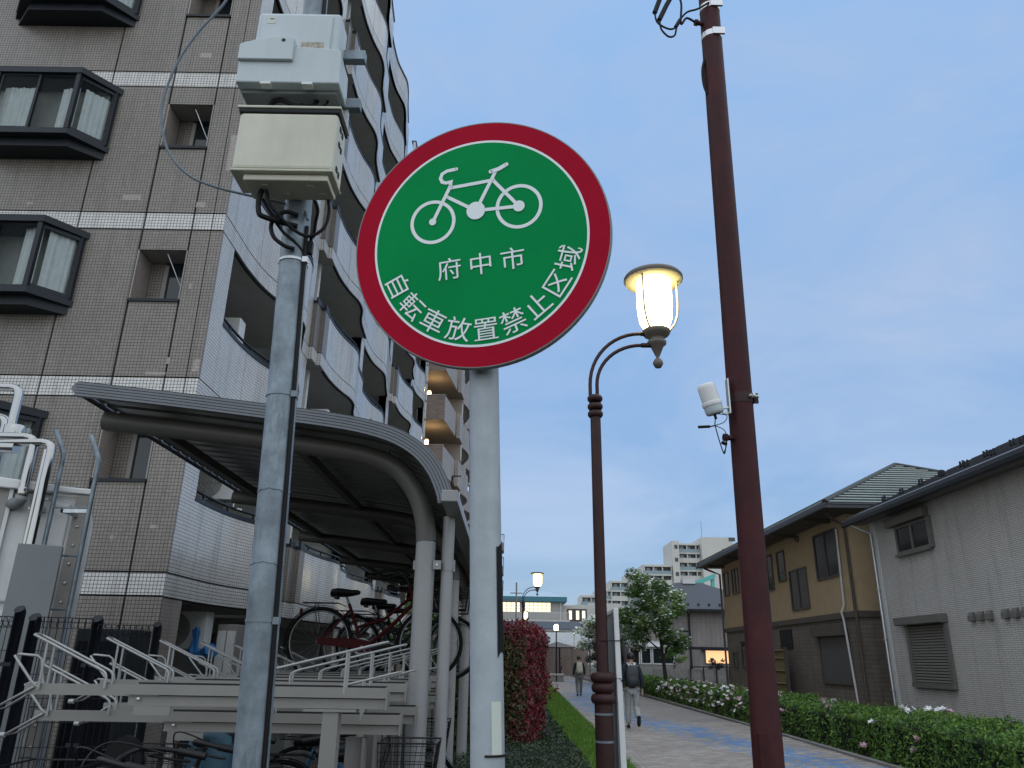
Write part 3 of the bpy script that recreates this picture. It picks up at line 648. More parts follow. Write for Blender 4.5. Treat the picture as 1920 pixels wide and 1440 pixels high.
# ================================================================ brick apartment building beyond
bb = thing('apartment_building', 'brown brick apartment building with orange lit balconies, beyond the wavy balconies', 'building', (-4.5, 39, 0))
q = MB(); q.box(-14, 37.6, 0, -4.9, 62, 26.5); q.build('wall', 'tile_taupe', bb)
for k in range(9):
    zt = 3.75 + 2.81 * k; zs = zt - 1.38        # parapet top, soffit
    pts = [V((-3.6, 39.1, 0)), V((-3.42, 40.5, 0)), V((-3.22, 42.3, 0))]
    q = MB(); q.face([(-4.9, 39.1, zs), (-4.9, 43.9, zs), (-3.0, 43.9, zs), (-3.22, 42.3, zs), (-3.42, 40.5, zs), (-3.6, 39.1, zs)][::-1]); q.face([(-4.9, 39.1, zs + .2), (-3.6, 39.1, zs + .2), (-3.22, 42.3, zs + .2), (-3.0, 43.9, zs + .2), (-4.9, 43.9, zs + .2)])
    bl = q.build('balcony', 'plaster', bb)
    q = MB(); q.box(-4.9, 39.06, zs - .02, -3.62, 39.2, zt); q.build('parapet', 'brick_brown', bl)
    q = MB(); strip(q, pts, zs - .02, zt, .15); strip(q, [V((-3.0, 42.6, 0)), V((-2.9, 44.0, 0))], zs - .02, zt + .1, .2); q.build('side_parapet', 'tile_taupe', bl)
    q = MB(); q.box(-4.95, 39.04, zt, -3.58, 39.22, zt + .04); q.build('coping', 'tile_band', bl)
    q = MB(); q.box(-4.9, 43.9, zs, -3.0, 44.1, zs + 2.81); q.build('fin_wall', 'plaster', bl)
    # bowed tiled bays with windows further along
    pts = [V((-3.15 + .5 * math.sin(math.pi * i / 8), 44.1 + 5.0 * i / 8, 0)) for i in range(9)]
    q = MB(); strip(q, pts, zs - .02, zt, .2); strip(q, [p + V((.04, 5.6, 0)) for p in pts], zs - .02, zt, .2); strip(q, [p + V((.04, 11.2, 0)) for p in pts], zs - .02, zt, .2); q.build('bay_parapet', 'tile_taupe', bb)
    q = MB()
    for i, (a, c) in enumerate(zip(pts, pts[1:])): q.face([(-4.8, a.y, zs), (a.x, a.y, zs), (c.x, c.y, zs), (-4.8, c.y, zs)][::-1])
    q.box(-4.8, 49.2, zs, -3.0, 49.4, zs + 2.8); q.build('bay_slab', 'soffit', bb)
    for yk in (45.0, 46.9):
        q = MB(); q.box(-4.9, yk, zs + .3, -4.84, yk + 1.3, zs + 2.3); w = q.build('window', 'frame_grey', bb); q = MB(); q.box(-4.838, yk + .06, zs + .36, -4.83, yk + 1.24, zs + 2.24); q.build('pane', 'glass_dark', w)
    if k in (0, 1, 2, 3, 4, 5):
        q = MB(); q.lathe([(.03, .0), (.10, .03), (.11, .20), (.06, .26)], (-4.62, 40.2, zt + .35), 12); wl = q.build('wall_lamp', 'warm_glow', bb)
        q = MB(); q.lathe([(.13, .26), (.03, .36)], (-4.62, 40.2, zt + .35), 12); q.build('cap', 'brown_trim', wl)
        point_light('lamp_light', (-4.35, 40.3, zt + .75), 16, (1, .62, .28), .1, bb)
q = MB(); q.tube([(-3.0, 44, 0), (-3.0, 44, 25)], .06, 8); q.build('drain_pipe', 'tile_band', bb)
# third block whose balcony tips show beside the sign post
b3 = thing('apartment_building', 'distant tan apartment block with black balcony railings, its edge peeking past the sign post', 'building', (-6, 90, 0))
q = MB(); q.box(-14, 80, 0, -1.75, 105, 15.2); q.build('wall', 'tile_taupe', b3)
for k in range(5):
    z = 3.1 + 2.0 * k * 1.3
    q = MB(); q.box(-1.75, 88, z - .3, -.62, 91, z + .55); bl = q.build('balcony', 'plaster', b3)
    q = MB()
    for i in range(8): q.box(-1.7 + i * .15, 87.98, z + .55, -1.68 + i * .15, 88.02, z + 1.5)
    for i in range(14): q.box(-.66, 88 + i * .22, z + .55, -.62, 88.04 + i * .22, z + 1.5)
    q.box(-1.75, 87.97, z + 1.45, -.6, 88.03, z + 1.52); q.box(-.68, 88, z + 1.45, -.6, 91, z + 1.52); q.build('railing', 'metal_dark', bl)

# ================================================================ houses on the right
gh = thing('house', 'pale grey brick sided house with roller shutter and dark metal roof, behind the azalea hedge', 'house', (9.6, 10, 0))
q = MB(); q.box(9.6, 8.5, 0, 18, 20.3, 5.25)
q.prism([(9.6, 20.3, 5.25), (18, 20.3, 5.25), (13.8, 20.3, 7.2)], (0, -11.8, 0)); q.build('wall', 'siding_grey', gh)
q = MB(); zr = lambda x: 5.22 + .46 * (x - 9.15)
q.prism([(9.12, 20.75, zr(9.12)), (13.9, 20.75, zr(13.9)), (13.9, 20.75, zr(13.9) + .09), (9.12, 20.75, zr(9.12) + .09)], (0, -12.8, 0))
q.prism([(13.9, 20.75, zr(13.9)), (18.7, 20.75, zr(9.12)), (18.7, 20.75, zr(9.12) + .09), (13.9, 20.75, zr(13.9) + .09)], (0, -12.8, 0)); rf = q.build('roof', 'roof_dark', gh)
for i in range(1, 13):
    x = 9.15 + i * .38; q = MB(); q.box(x, 8, zr(x) + .085, x + .36, 20.76, zr(x) + .125); o = q.build('roof_course', 'roof_dark', rf)
for rw, (x, st) in enumerate(((9.75, 0), (10.6, .35))):
    for i in range(7):
        y = 19.6 - i * .95 - st; q = MB()
        for d in (0, .12): q = MB(); q.box(x, y + d, zr(x) + .12, x + .04, y + d + .03, zr(x) + .26); q.box(x, y + d, zr(x) + .11, x + .16, y + d + .03, zr(x) + .14); q.build('snow_guard', 'metal_dark', rf)
q = MB(); q.box(9.02, 8, 5.08, 9.16, 20.78, 5.2); q.build('gutter', 'metal_dark', gh, bevel=.02); q = MB(); q.box(9.12, 8, 5.14, 9.6, 20.7, 5.2); q.build('eave_soffit', 'frame_grey', gh)
q = MB(); q.tube([(9.1, 20.35, 5.1), (9.35, 20.25, 4.95), (9.54, 20.2, 4.85), (9.54, 20.2, 0)], .035, 8)
for z in (1, 2.2, 3.4, 4.5): q.box(9.5, 20.15, z, 9.6, 20.25, z + .03)
q.build('downpipe', 'alu', gh)
q = MB(); q.box(9.585, 20.0, 0, 9.62, 20.315, 5.2); q.build('corner_trim', 'white_plastic', gh)
f = MB(); y0, y1, z0, z1 = 17.42, 18.97, 4.14, 4.80
f.box(9.55, y0, z0, 9.6, y1, z0 + .06); f.box(9.55, y0, z1 - .05, 9.6, y1, z1); f.box(9.55, y0, z0 + .06, 9.6, y0 + .05, z1 - .05); f.box(9.55, y1 - .05, z0 + .06, 9.6, y1, z1 - .05); f.box(9.545, 18.16, z0 + .06, 9.6, 18.23, z1 - .05); f.box(9.5, y0 - .03, z0 - .06, 9.6, y1 + .03, z0)
w = f.build('window', 'frame_grey', gh); q = MB(); q.box(9.575, y0 + .05, z0 + .06, 9.583, 18.16, z1 - .05); q.build('pane', 'glass_dark', w); q = MB(); q.box(9.585, 18.23, z0 + .06, 9.593, y1 - .05, z1 - .05); q.build('pane', 'glass_dark', w)
q = MB(); q.box(9.42, 17.36, 4.82, 9.6, 19.2, 5.03); q.build('shutter_box', 'frame_grey', w, bevel=.02); q = MB(); q.box(9.52, y0 - .12, z0 - .02, 9.6, y0 - .01, z1 + .02); q.build('side_rail', 'frame_grey', w)
q = MB(); y0, y1, z0, z1 = 17.42, 19.05, 1.20, 2.5; q.box(9.50, y0 - .07, z0 - .08, 9.6, y1 + .07, z0 + .03); q.box(9.53, y0 - .08, z0 + .03, 9.6, y0 + .03, z1); q.box(9.53, y1 - .03, z0 + .03, 9.6, y1 + .08, z1)
w = q.build('shuttered_window', 'frame_grey', gh); q = MB(); q.box(9.40, 17.3, 2.49, 9.6, 19.4, 2.68); q.build('shutter_box', 'frame_grey', w, bevel=.02)
q = MB(); q.box(9.585, y0 + .03, z0 + .03, 9.598, y1 - .03, z1 - .02); q.build('shutter_backing', 'joint', w)
for i in range(20):
    z = z0 + .04 + i * .0615; q = MB(); q.prism([(9.585, y0 + .03, z + .058), (9.585, y0 + .03, z), (9.555, y0 + .03, z + .004), (9.558, y0 + .03, z + .03)], (0, y1 - y0 - .06, 0)); q.build('slat', 'shutter', w)
for y in (16.33, 16.03, 15.73, 15.2, 14.9, 14.6): q = MB(); q.prism([(9.6, y - .08, 2.47), (9.50, y - .08, 2.47), (9.51, y - .08, 2.58), (9.55, y - .08, 2.64), (9.6, y - .08, 2.655)], (0, .16, 0)); q.build('vent_hood', 'frame_grey', gh, bevel=.01)

yh = thing('house', 'yellow and brown two storey house with wide eaves and ribbed green roof', 'house', (9.7, 22, 0))
q = MB(); q.box(9.72, 22, 0, 17, 35.5, 2.84); q.build('lower_wall', 'siding_brown', yh); q = MB(); q.box(9.70, 21.98, 3.0, 17, 35.52, 5.72); q.build('upper_wall', 'wall_yellow', yh)
q = MB(); q.box(9.655, 21.93, 2.83, 17, 35.56, 3.01); q.build('belt', 'brown_trim', yh, bevel=.01)
ex0, ex1, ey0, ey1, ez = 8.85, 17.8, 21.2, 36.4, 5.74; pk = .50; half = (ex1 - ex0) / 2
q = MB(); q.box(ex0, ey0, ez - .04, ex1, ey1, ez + .02); q.build('eave_soffit', 'brown_trim', yh)
q = MB(); q.box(ex0 - .09, ey0 - .09, ez - .05, ex0 + .02, ey1 + .09, ez + .10); q.box(ex0 + .02, ey0 - .09, ez - .05, ex1, ey0 + .02, ez + .10); q.build('gutter', 'roof_dark', yh, bevel=.025)
rt = ez + .08 + pk * half; xm = (ex0 + ex1) / 2
q = MB(); A, B, C, D = V((ex0, ey0, ez + .08)), V((ex1, ey0, ez + .08)), V((ex1, ey1, ez + .08)), V((ex0, ey1, ez + .08)); T1, T2 = V((xm, ey0 + half, rt)), V((xm, ey1 - half, rt))
q.face([A, B, T1]); q.face([B, C, T2, T1]); q.face([C, D, T2]); q.face([D, A, T1, T2]); rf = q.build('roof', 'roof_course_dark', yh)
nr = 17
for i in range(nr):
    t0, t1 = i / nr, (i + .55) / nr
    for (a, c, tp, tq, nv) in ((A, B, T1, T1, V((0, -1, 0))), (D, A, T2, T1, V((-1, 0, 0)))):
        p0, p1, p2, p3 = a.lerp(tp, t0), c.lerp(tq, t0), c.lerp(tq, t1), a.lerp(tp, t1); up = V((0, 0, .10)); q = MB(); q.face([p0 + up, p1 + up, p2 + up * .7, p3 + up * .7]); q.face([p1, p1 + up * .8, p0 + up * .8, p0], m=1); q.face([p1 + up * .8, p1 + up, p0 + up, p0 + up * .8]); q.face([p3, p3 + up * .7, p2 + up * .7, p2], m=1); q.build('roof_course', ['roof_course', 'roof_course_dark'], rf)  # riser faces in the dark material: shade between the courses painted in
q = MB()
for a, c in ((A, T1), (B, T1), (T1, T2), (D, T2)): q.tube([a + V((0, 0, .06)), c + V((0, 0, .06))], .09, 6)
q.build('ridge_cap', 'roof_course_dark', rf)
def ywin(y0, y1, z0, z1, panes=2, m='glass_dark', nm='window', x=9.7):
    f = MB(); c = .05; f.box(x - .05, y0, z0, x, y1, z0 + c); f.box(x - .05, y0, z1 - c, x, y1, z1); f.box(x - .05, y0, z0 + c, x, y0 + c, z1 - c); f.box(x - .05, y1 - c, z0 + c, x, y1, z1 - c)
    if panes == 2: f.box(x - .055, (y0 + y1) / 2 - .03, z0 + c, x, (y0 + y1) / 2 + .03, z1 - c)
    w = f.build(nm, 'brown_trim', yh); ym = (y0 + y1) / 2
    for (a, d, o_) in (((y0 + c, ym - .03, .02), (ym + .03, y1 - c, .012)) if panes == 2 else ((y0 + c, y1 - c, .015),)): q = MB(); q.box(x - o_ - .005, a, z0 + c, x - o_, d, z1 - c); q.build('pane', m, w)
    return w
ywin(22.72, 24.45, 4.03, 5.42); ywin(25.32, 26.9, 3.27, 4.58); ywin(27.2, 27.98, 4.3, 5.36, 1); ywin(28.5, 29.15, 4.1, 5.38, 1); ywin(34.4, 35.1, 4.35, 5.37, 1); ywin(32.9, 33.85, 4.33, 5.38)
ywin(34.02, 34.66, 1.4, 2.03, 1, x=9.72); ywin(32.45, 33.35, 1.4, 2.44, 1, x=9.72)
w = ywin(22.78, 24.95, 1.03, 2.43, 1, 'shutter_dark', 'shuttered_window', x=9.72); q = MB(); q.box(9.52, 22.82, 2.38, 9.72, 25.2, 2.68); q.build('shutter_box', 'brown_trim', w)
q = MB(); q.box(9.69, 27.3, 2.06, 9.715, 28.5, 2.7); q.build('opening', 'joint', yh)
q = MB(); q.lathe([(.12, 0), (.10, .08), (.02, .12)], (9.7, 25.78, 5.53), 12, axis=(-1, 0, 0)); q.build('vent_hood', 'brown_trim', yh)
q = MB(); q.tube([(9.0, 21.6, 5.66), (9.3, 21.85, 5.5), (9.62, 21.9, 5.35), (9.62, 21.9, 0)], .045, 8); q.build('downpipe', 'brown_trim', yh); q = MB(); q.tube([(9.0, 35.9, 5.66), (9.3, 35.7, 5.5), (9.62, 35.55, 5.35), (9.62, 35.55, 0)], .045, 8); q.build('downpipe', 'brown_trim', yh)
q = MB(); q.tube([(9.64, 22.55, 5.35), (9.64, 22.65, 3.2), (9.58, 22.75, 3.0), (9.60, 22.7, 2.8), (9.64, 22.5, .3)], .032, 8); q.build('conduit', 'white_plastic', yh)
for y in (23, 26, 29, 32, 35): q = MB(); q.box(8.95, y, 5.60, 9.7, y + .08, 5.70); q.build('rafter', 'brown_trim', yh)
bf = thing('bamboo_fence', 'small bamboo screen fence standing against the brown lower wall of the yellow house', 'fence', (9.35, 28.2, 0))
for i in range(26): q = MB(); y = 27.2 + i * .08; q.tube([(9.35, y, 0), (9.35, y, 2.05)], .032, 6); q.build('bamboo_pole', 'bamboo', bf)
for z in (.95, 1.35, 1.75, 2.0): q = MB(); q.tube([(9.30, 27.15, z), (9.30, 29.25, z)], .028, 6); q.build('rail', 'bamboo', bf)
q = MB(); q.box(9.3, 27.05, 0, 9.4, 27.15, 2.1); q.build('post', 'brown_trim', bf)

# taupe house with the dark hip roof
dh = thing('house', 'taupe panelled house with dark hipped roof and an orange lit window, beyond the yellow house', 'house', (10, 52, 0))
hx0, hx1, hy0, hy1 = 8.2, 18, 52, 62
q = MB(); q.box(hx0, hy0, 0, hx1, hy1, 4.75); q.build('wall', 'siding_taupe', dh)
q = MB(); q.box(hx0 - .02, hy0 - .03, 2.35, hx1, hy0, 2.5); q.box(11.75, hy0 - .03, 0, 11.9, hy0, 2.35); q.box(11.75, hy0 - .03, 2.5, 11.9, hy0, 4.75); q.box(9.5, hy0 - .03, 3.4, 11.75, hy0, 3.5); q.build('timber_trim', 'metal_dark', dh)
q = MB(); e0, e1, f0_, f1_ = hx0 - .7, hx1 + .7, hy0 - .7, hy1 + .7; z = 4.75; A, B, C, D = V((e0, f0_, z)), V((e1, f0_, z)), V((e1, f1_, z)), V((e0, f1_, z)); T1, T2 = V((12.2, 57, 7.0)), V((14, 57, 7.0))
q.face([A, B, T2, T1]); q.face([B, C, T2]); q.face([C, D, T1, T2]); q.face([D, A, T1]); q.face([D, C, B, A]); rf = q.build('roof', 'roof_slate', dh)
for i in range(14): q = MB(); x = 8.3 + i * .7; q.box(x, 52.1, 5.05, x + .12, 52.2, 5.22); q.build('snow_guard', 'metal_dark', rf)
q = MB(); q.box(e0 - .05, f0_ - .1, z - .08, e1, f0_ + .02, z + .06); q.build('gutter', 'metal_dark', dh)
f = MB(); f.box(12.7, hy0 - .05, 1.45, 14.3, hy0, 1.52); f.box(12.7, hy0 - .05, 1.52, 12.78, hy0, 2.3); w = f.build('window', 'frame_grey', dh); q = MB(); q.box(12.78, hy0 - .02, 1.52, 14.3, hy0 - .01, 2.28); q.build('pane', 'room_orange', w); q = MB(); q.box(12.5, hy0 - .35, 2.29, 14.6, hy0, 2.36); q.build('awning', 'metal_dark', w)
q = MB(); q.box(12.6, 56.6, 6.9, 13.5, 57.4, 7.25); q.build('roof_vent', 'white_plastic', rf)
sr = thing('sunroom', 'white framed glass sunroom in front of the taupe house, behind the trees', 'sunroom', (8.5, 50, 0))
q = MB(); q.box(7.45, 49.4, 0, 10.2, 51.9, 1.4); q.build('base', 'concrete', sr)
for i, x in enumerate((7.45, 8.15, 8.85, 9.55)): 
    q = MB(); c = .07; a, d = x, x + .66; q.box(a, 49.36, 1.4, d, 49.42, 1.4 + c); q.box(a, 49.36, 2.38 - c, d, 49.42, 2.38); q.box(a, 49.36, 1.4 + c, a + c, 49.42, 2.38 - c); q.box(d - c, 49.36, 1.4 + c, d, 49.42, 2.38 - c); w = q.build('window', 'white_plastic', sr)
    q = MB(); q.box(a + c, 49.39, 1.4 + c, d - c, 49.40, 2.38 - c); q.build('pane', 'glass_dark', w)
q = MB(); q.prism([(7.3, 49.2, 2.4), (7.3, 52, 2.75), (7.3, 52, 2.82), (7.3, 49.2, 2.47)], (3.0, 0, 0)); q.build('roof', 'white_plastic', sr)
bw_ = thing('block_wall', 'low grey concrete block wall with dark railing in front of the taupe house', 'wall', (9.5, 44, 0))
q = MB(); q.box(7.9, 44, 0, 13.0, 44.15, .6); q.build('footing', 'concrete', bw_)
for r in range(3):
    for i in range(13): q = MB(); x = 7.9 + i * .39 - (.19 if r % 2 else 0); q.box(max(7.9, x) + .004, 43.99, .6 + r * .2 + .004, x + .386, 44.14, .6 + r * .2 + .196); q.build('block', 'concrete', bw_)
q = MB()
for x in (9.9, 10.6, 11.3, 12.0, 12.7): q.box(x, 43.9, .3, x + .05, 43.96, 1.35)
q.box(9.9, 43.9, 1.3, 12.8, 43.96, 1.36); q.build('railing', 'metal_dark', bw_)
# second dark house roof between the trees
d2 = thing('house', 'low dark roofed house seen between the lamp post and the white flowering tree', 'house', (7, 64, 0))
q = MB(); q.box(8.6, 66, 0, 14, 74, 4.4); q.build('wall', 'siding_taupe', d2); q = MB(); q.prism([(8.0, 65.4, 4.35), (14.6, 65.4, 4.35), (11.3, 65.4, 6.6)], (0, 9, 0)); q.build('roof', 'roof_slate', d2)

# ================================================================ far background
def K(x, z, s=1.8): return x * s, 1.6 + (z - 1.6) * s
sc_ = thing('stepped_apartments', 'large white apartment complex rising in steps to a tower behind the trees', 'building', (50, 270, 0))
def far_block(x0, x1, zt, y0, dep, zl=3.0, bal=True, glass='far_glass', nm='terrace_block'):
    q = MB(); q.box(x0, y0, 0, x1, y0 + dep, zt); bk_ = q.build(nm, 'far_white', sc_)
    if not bal: return bk_
    z = zt - 3.0; i = 0
    while z > 8:
        q = MB(); q.box(x0 + .4, y0 - .06, z + .0, x1 - .4, y0 - .02, z + 2.1); q.build('recess', 'far_dark', bk_)
        q = MB(); q.box(x0 + .1, y0 - 1.4, z - .4, x1 - .1, y0 - 1.2, z + .75); q.build('balcony', glass if i % 2 == 0 else 'far_white', bk_)
        q = MB(); q.box(x0 + .1, y0 - 1.5, z + 2.1, x1 - .1, y0, z + 2.6)
        for u in np.arange(x0 + .1, x1, 3.1): q.box(u, y0 - 1.3, z + .75, u + .35, y0, z + 2.1)
        q.build('slab', 'far_white', bk_)
        if x1 - x0 > 5:
            for u in (x0 + 1.2, x0 + 3.6): q = MB(); q.box(u, y0 - .1, z + .3, u + 1.2, y0 - .07, z + 1.9); q.build('window', 'far_glass', bk_)
        z -= 3.0; i += 1
for (x0, x1, zt, y) in ((25, 33, K(0, 13.3)[1], 272), (30.5, 36, K(0, 14.4)[1], 271), (35, 41, K(0, 16)[1], 270), (40.9, 46.3, K(0, 17.4)[1], 269), (46.2, 56, K(0, 19)[1], 268), (14, 26, 19.5, 274)): far_block(x0, x1, zt, y, 14)
far_block(56.2, 58.6, K(0, 23.4)[1], 266, 16, bal=False, nm='tower'); 
tw = far_block(58.6, 66.5, K(0, 23.3)[1], 270, 14, nm='tower'); far_block(66.5, 77.5, K(0, 24.2)[1], 266, 16, bal=False, nm='tower'); far_block(62, 72, 24, 262, 6); far_block(64, 78, 19.5, 255, 7)
q = MB()
for x, z, w in ((57, 38.2, 1.1), (57, 33.8, 1.1), (57, 29, 1.1), (57, 25, 1.1), (73.5, 37, 2.2), (76, 41, 2.2), (72, 33, 2.2), (75, 33, 2.2)): q = MB(); q.box(x, 265.9, z, x + w, 265.99, z + 1.3); q.build('window', 'far_dark', sc_)
q = MB(); q.tube([(67.8, 270, 42), (67.8, 270, 48.5)], .10, 5); q.build('antenna', 'far_grey', sc_)
tb = thing('teal_canopy', 'turquoise sloping beam of a canopy above the dark hipped roof', 'canopy', (20, 100, 0)); q = MB(); q.prism([(21.0, 100, 9.7), (26.5, 100, 11.7), (26.5, 100, 12.3), (21.0, 100, 10.2)], (0, 1.0, 0)); q.build('beam', 'teal_bar', tb); q = MB(); q.box(26.0, 100.2, 0, 26.4, 100.7, 11.6); q.build('post', 'teal_bar', tb); q = MB(); q.box(21.3, 100.2, 0, 21.6, 100.6, 9.9); q.build('post', 'teal_bar', tb)
st = thing('station_building', 'station building with blue green eave and brightly lit windows at the end of the path', 'building', (4, 130, 0))
q = MB(); q.box(-14, 130, 7.5, 9.0, 142, 10.5); q.build('wall', 'far_grey', st); q = MB(); q.box(-14, 131, 0, 9.5, 141, 6.2); q.build('lower_wall', 'far_grey', st)
q = MB(); q.box(-14, 129.3, 10.5, 9.6, 143, 11.25); q.build('eave', 'teal_roof', st); q = MB(); q.prism([(-14, 129.5, 11.27), (9.3, 129.5, 11.27), (6.4, 133, 12.4), (-14, 133, 12.4)], (0, 8, 0)); q.build('roof', 'pale_roof', st)
def swin(x0, x1, z0, z1, nx, nz):
    q = MB(); c = .07
    for i in range(nx + 1): x = x0 + (x1 - x0) * i / nx; q.box(x - c / 2, 129.9, z0, x + c / 2, 129.99, z1)
    for j in range(nz + 1): z = z0 + (z1 - z0) * j / nz; q.box(x0, 129.88, z - c / 2, x1, 129.9, z + c / 2)
    w = q.build('window', 'far_white', st)
    for i in range(nx): xa, xb = x0 + (x1 - x0) * i / nx + .04, x0 + (x1 - x0) * (i + 1) / nx - .04; q = MB(); q.box(xa, 129.96, z0 + .04, xb, 129.98, z1 - .04); q.build('pane', 'room_glow', w)
swin(2.75, 6.95, 8.85, 10.35, 6, 3); swin(-1.0, 1.9, 8.8, 10.35, 4, 3); swin(-6, -2, 8.8, 10.35, 5, 3)
q = MB(); q.box(-14, 127.6, 7.1, 9.9, 130, 7.55); 
for i in range(80): x = -10 + i * .25; q.box(x, 127.6, 7.6, x + .05, 127.66, 8.6)
q.box(-12, 127.6, 8.6, 9.9, 127.68, 8.72); q.build('deck', 'far_white', st)
q = MB(); q.tube([(8.6, 129.9, 10.5), (8.6, 129.9, 7.6)], .12, 6); q.build('drain_pipe', 'far_white', st)
q = MB(); q.box(9.05, 131, 6.5, 13.5, 140, 10.0); q.build('annexe', 'far_white', st); q = MB(); q.box(13.5, 133, 3, 19, 140, 10.6); q.build('annexe', 'far_white', st)
for x in (10.0, 11.2, 12.2): q = MB(); q.box(x, 130.9, 7.8, x + .5, 130.98, 9.2); q.build('pane', 'room_glow', st)
q = MB(); q.box(9.7, 130.95, 7.5, 13, 130.99, 9.5); q.build('window', 'far_dark', st)
pg = thing('pergola', 'covered walkway with dark sloping roof and glass screens where the path ends', 'shelter', (6, 80, 0))
q = MB(); q.prism([(-6, 79, 4.35), (-6, 83, 5.2), (-6, 83, 5.3), (-6, 79, 4.45)], (14.2, 0, 0)); q.build('roof', 'roof_slate', pg); q = MB(); q.box(-6, 78.95, 4.2, 8.2, 79.05, 4.38); q.build('fascia', 'far_grey', pg)
for x in (2.2, 4.3, 6.3, 8.0): q = MB(); q.box(x, 79.2, 0, x + .14, 79.34, 4.2); q.build('post', 'frame_grey', pg)
for x in np.arange(-4, 8, 1.75): q = MB(); q.box(x + .05, 78.7, 2.85, x + 1.7, 78.74, 4.1); q.build('glass_screen', 'screen_glass', pg)
for x in (3.2, 4.9, 6.4, 7.4): q = MB(); q.box(x, 79.5, 4.02, x + .5, 79.6, 4.1); q.build('light_fitting', 'room_glow', pg)
q = MB(); q.box(-3, 86, 0, 8.6, 86.4, 2.7); q.build('back_wall', 'brick_brown', pg)
kb = thing('garden_shelter', 'small square shelter with pyramid roof on posts by the far path', 'shelter', (4.6, 72, 0)); q = MB(); q.prism([(3.0, 71, 2.55), (6.0, 71, 2.55), (6.0, 71, 2.62), (3.0, 71, 2.62)], (0, 3, 0)); q.face([(2.9, 70.9, 2.62), (6.1, 70.9, 2.62), (4.5, 72.5, 3.1)]); q.face([(6.1, 70.9, 2.62), (6.1, 74.1, 2.62), (4.5, 72.5, 3.1)]); q.face([(2.9, 74.1, 2.62), (2.9, 70.9, 2.62), (4.5, 72.5, 3.1)]); q.build('roof', 'brown_trim', kb)
for x, y in ((4.3, 72.3), (4.6, 72.3)): q = MB(); q.box(x, y, 0, x + .12, y + .12, 2.6); q.build('post', 'metal_dark', kb)
pt = thing('stone_planter', 'low pale stone planter at the left side of the far path', 'planter', (3.9, 62, 0)); q = MB(); q.box(3.2, 62, 0, 4.3, 63.2, .45); q.build('body', 'concrete', pt, bevel=.03); q = MB(); q.box(3.15, 61.95, .45, 4.35, 63.25, .55); q.build('rim', 'far_white', pt)
up = thing('utility_pole', 'thin distant utility pole with crossarms in front of the station windows', 'utility pole', (.95, 95, 0)); q = MB(); q.tube([(.95, 95, 0), (.95, 95, 10.3)], .11, 6); q.build('pole', 'concrete', up); q = MB(); q.box(.2, 94.95, 9.0, 1.7, 95.05, 9.1); q.build('crossarm', 'frame_grey', up); q = MB(); q.box(-.6, 94.95, 8.2, 1.7, 95.05, 8.3); q.build('crossarm', 'frame_grey', up)
# ================================================================ no-parking sign on its post
sg = thing('road_sign', 'round red and green no bicycle parking sign with white bicycle on a pale grey post', 'sign', (.02, 1.545, 0))
SC = V((-.0765, 1.45, 2.4535)); SR = .288
_y, _t = .218, .112
SN = V((-math.sin(_y) * math.cos(_t), -math.cos(_y) * math.cos(_t), -math.sin(_t))); EX0 = V((math.cos(_y), -math.sin(_y), 0)); EZ0 = EX0.cross(SN) * -1
if EZ0.z < 0: EZ0 = -EZ0
_q = math.radians(4.4); EX = EX0 * math.cos(_q) + EZ0 * math.sin(_q); EZ = EZ0 * math.cos(_q) - EX0 * math.sin(_q)
def sp(a, c, h=0.): return SC + EX * (a * SR) + EZ * (c * SR) + SN * h
def lean(z, dy=0): return V((.018 - .0362 * z, 1.545 + dy, z))
q = MB(); q.tube([lean(0), lean(1.2), lean(2.2), lean(2.72)], .0318, 28); q.build('post', 'post_white', sg)
q = MB(); q.lathe([(.032, 0), (.028, .012), (.012, .02), (0, .022)], lean(2.72), 20); q.build('post_cap', 'sign_back', sg)
def annulus(mb, r0, r1, h, n=96, m=0):
    for i in range(n):
        a, c = 2 * math.pi * i / n, 2 * math.pi * (i + 1) / n
        mb.face([sp(r0 * math.cos(a), r0 * math.sin(a), h), sp(r0 * math.cos(c), r0 * math.sin(c), h), sp(r1 * math.cos(c), r1 * math.sin(c), h), sp(r1 * math.cos(a), r1 * math.sin(a), h)][::-1], m=m)
def disc(mb, c, r, h, n=40, m=0): mb.face([sp(c[0] + r * math.cos(2 * math.pi * i / n), c[1] + r * math.sin(2 * math.pi * i / n), h) for i in range(n)][::-1], m=m)
q = MB(); pf = [(.986, .0), (.993, .0004), (.998, -.003), (1.0, -.010), (.996, -.017), (.97, -.021)]
rows = [[sp(r * math.cos(2 * math.pi * j / 96), r * math.sin(2 * math.pi * j / 96), h) for j in range(96)] for r, h in pf]; q.grid(rows, closed=True, sm=True); q.build('rim', 'conduit_grey', sg)
q = MB(); disc(q, (0, 0), .972, -.0205, 96); q.build('back_plate', 'sign_back', sg)
q = MB(); annulus(q, .835, .987, .0, 128); q.build('red_ring', 'sign_red', sg)
q = MB(); annulus(q, .818, .8355, .0004, 128); q.build('white_ring', 'sign_white', sg)
q = MB(); disc(q, (0, 0), .8185, .0002, 128); q.build('green_face', 'sign_green', sg)
H_ = .0011
def stroke(mb, pts, w):
    global H_
    H_ += .00012
    P2 = [V((a, c)) for a, c in pts]
    L1, L2 = [], []
    for i, p in enumerate(P2):
        d = (P2[min(i + 1, len(P2) - 1)] - P2[max(i - 1, 0)]).normalized(); nn = V((-d.y, d.x)); k = 1.
        if 0 < i < len(P2) - 1:
            d1 = (P2[i] - P2[i - 1]).normalized(); k = 1 / max(.6, abs(d1.dot(d)))
        L1.append(p + nn * w * k / 2); L2.append(p - nn * w * k / 2)
    for i in range(len(P2) - 1): mb.face([sp(*L1[i], H_), sp(*L1[i + 1], H_), sp(*L2[i + 1], H_), sp(*L2[i], H_)])
    for p in (P2[0], P2[-1]): disc(mb, p, w / 2, H_, 12)
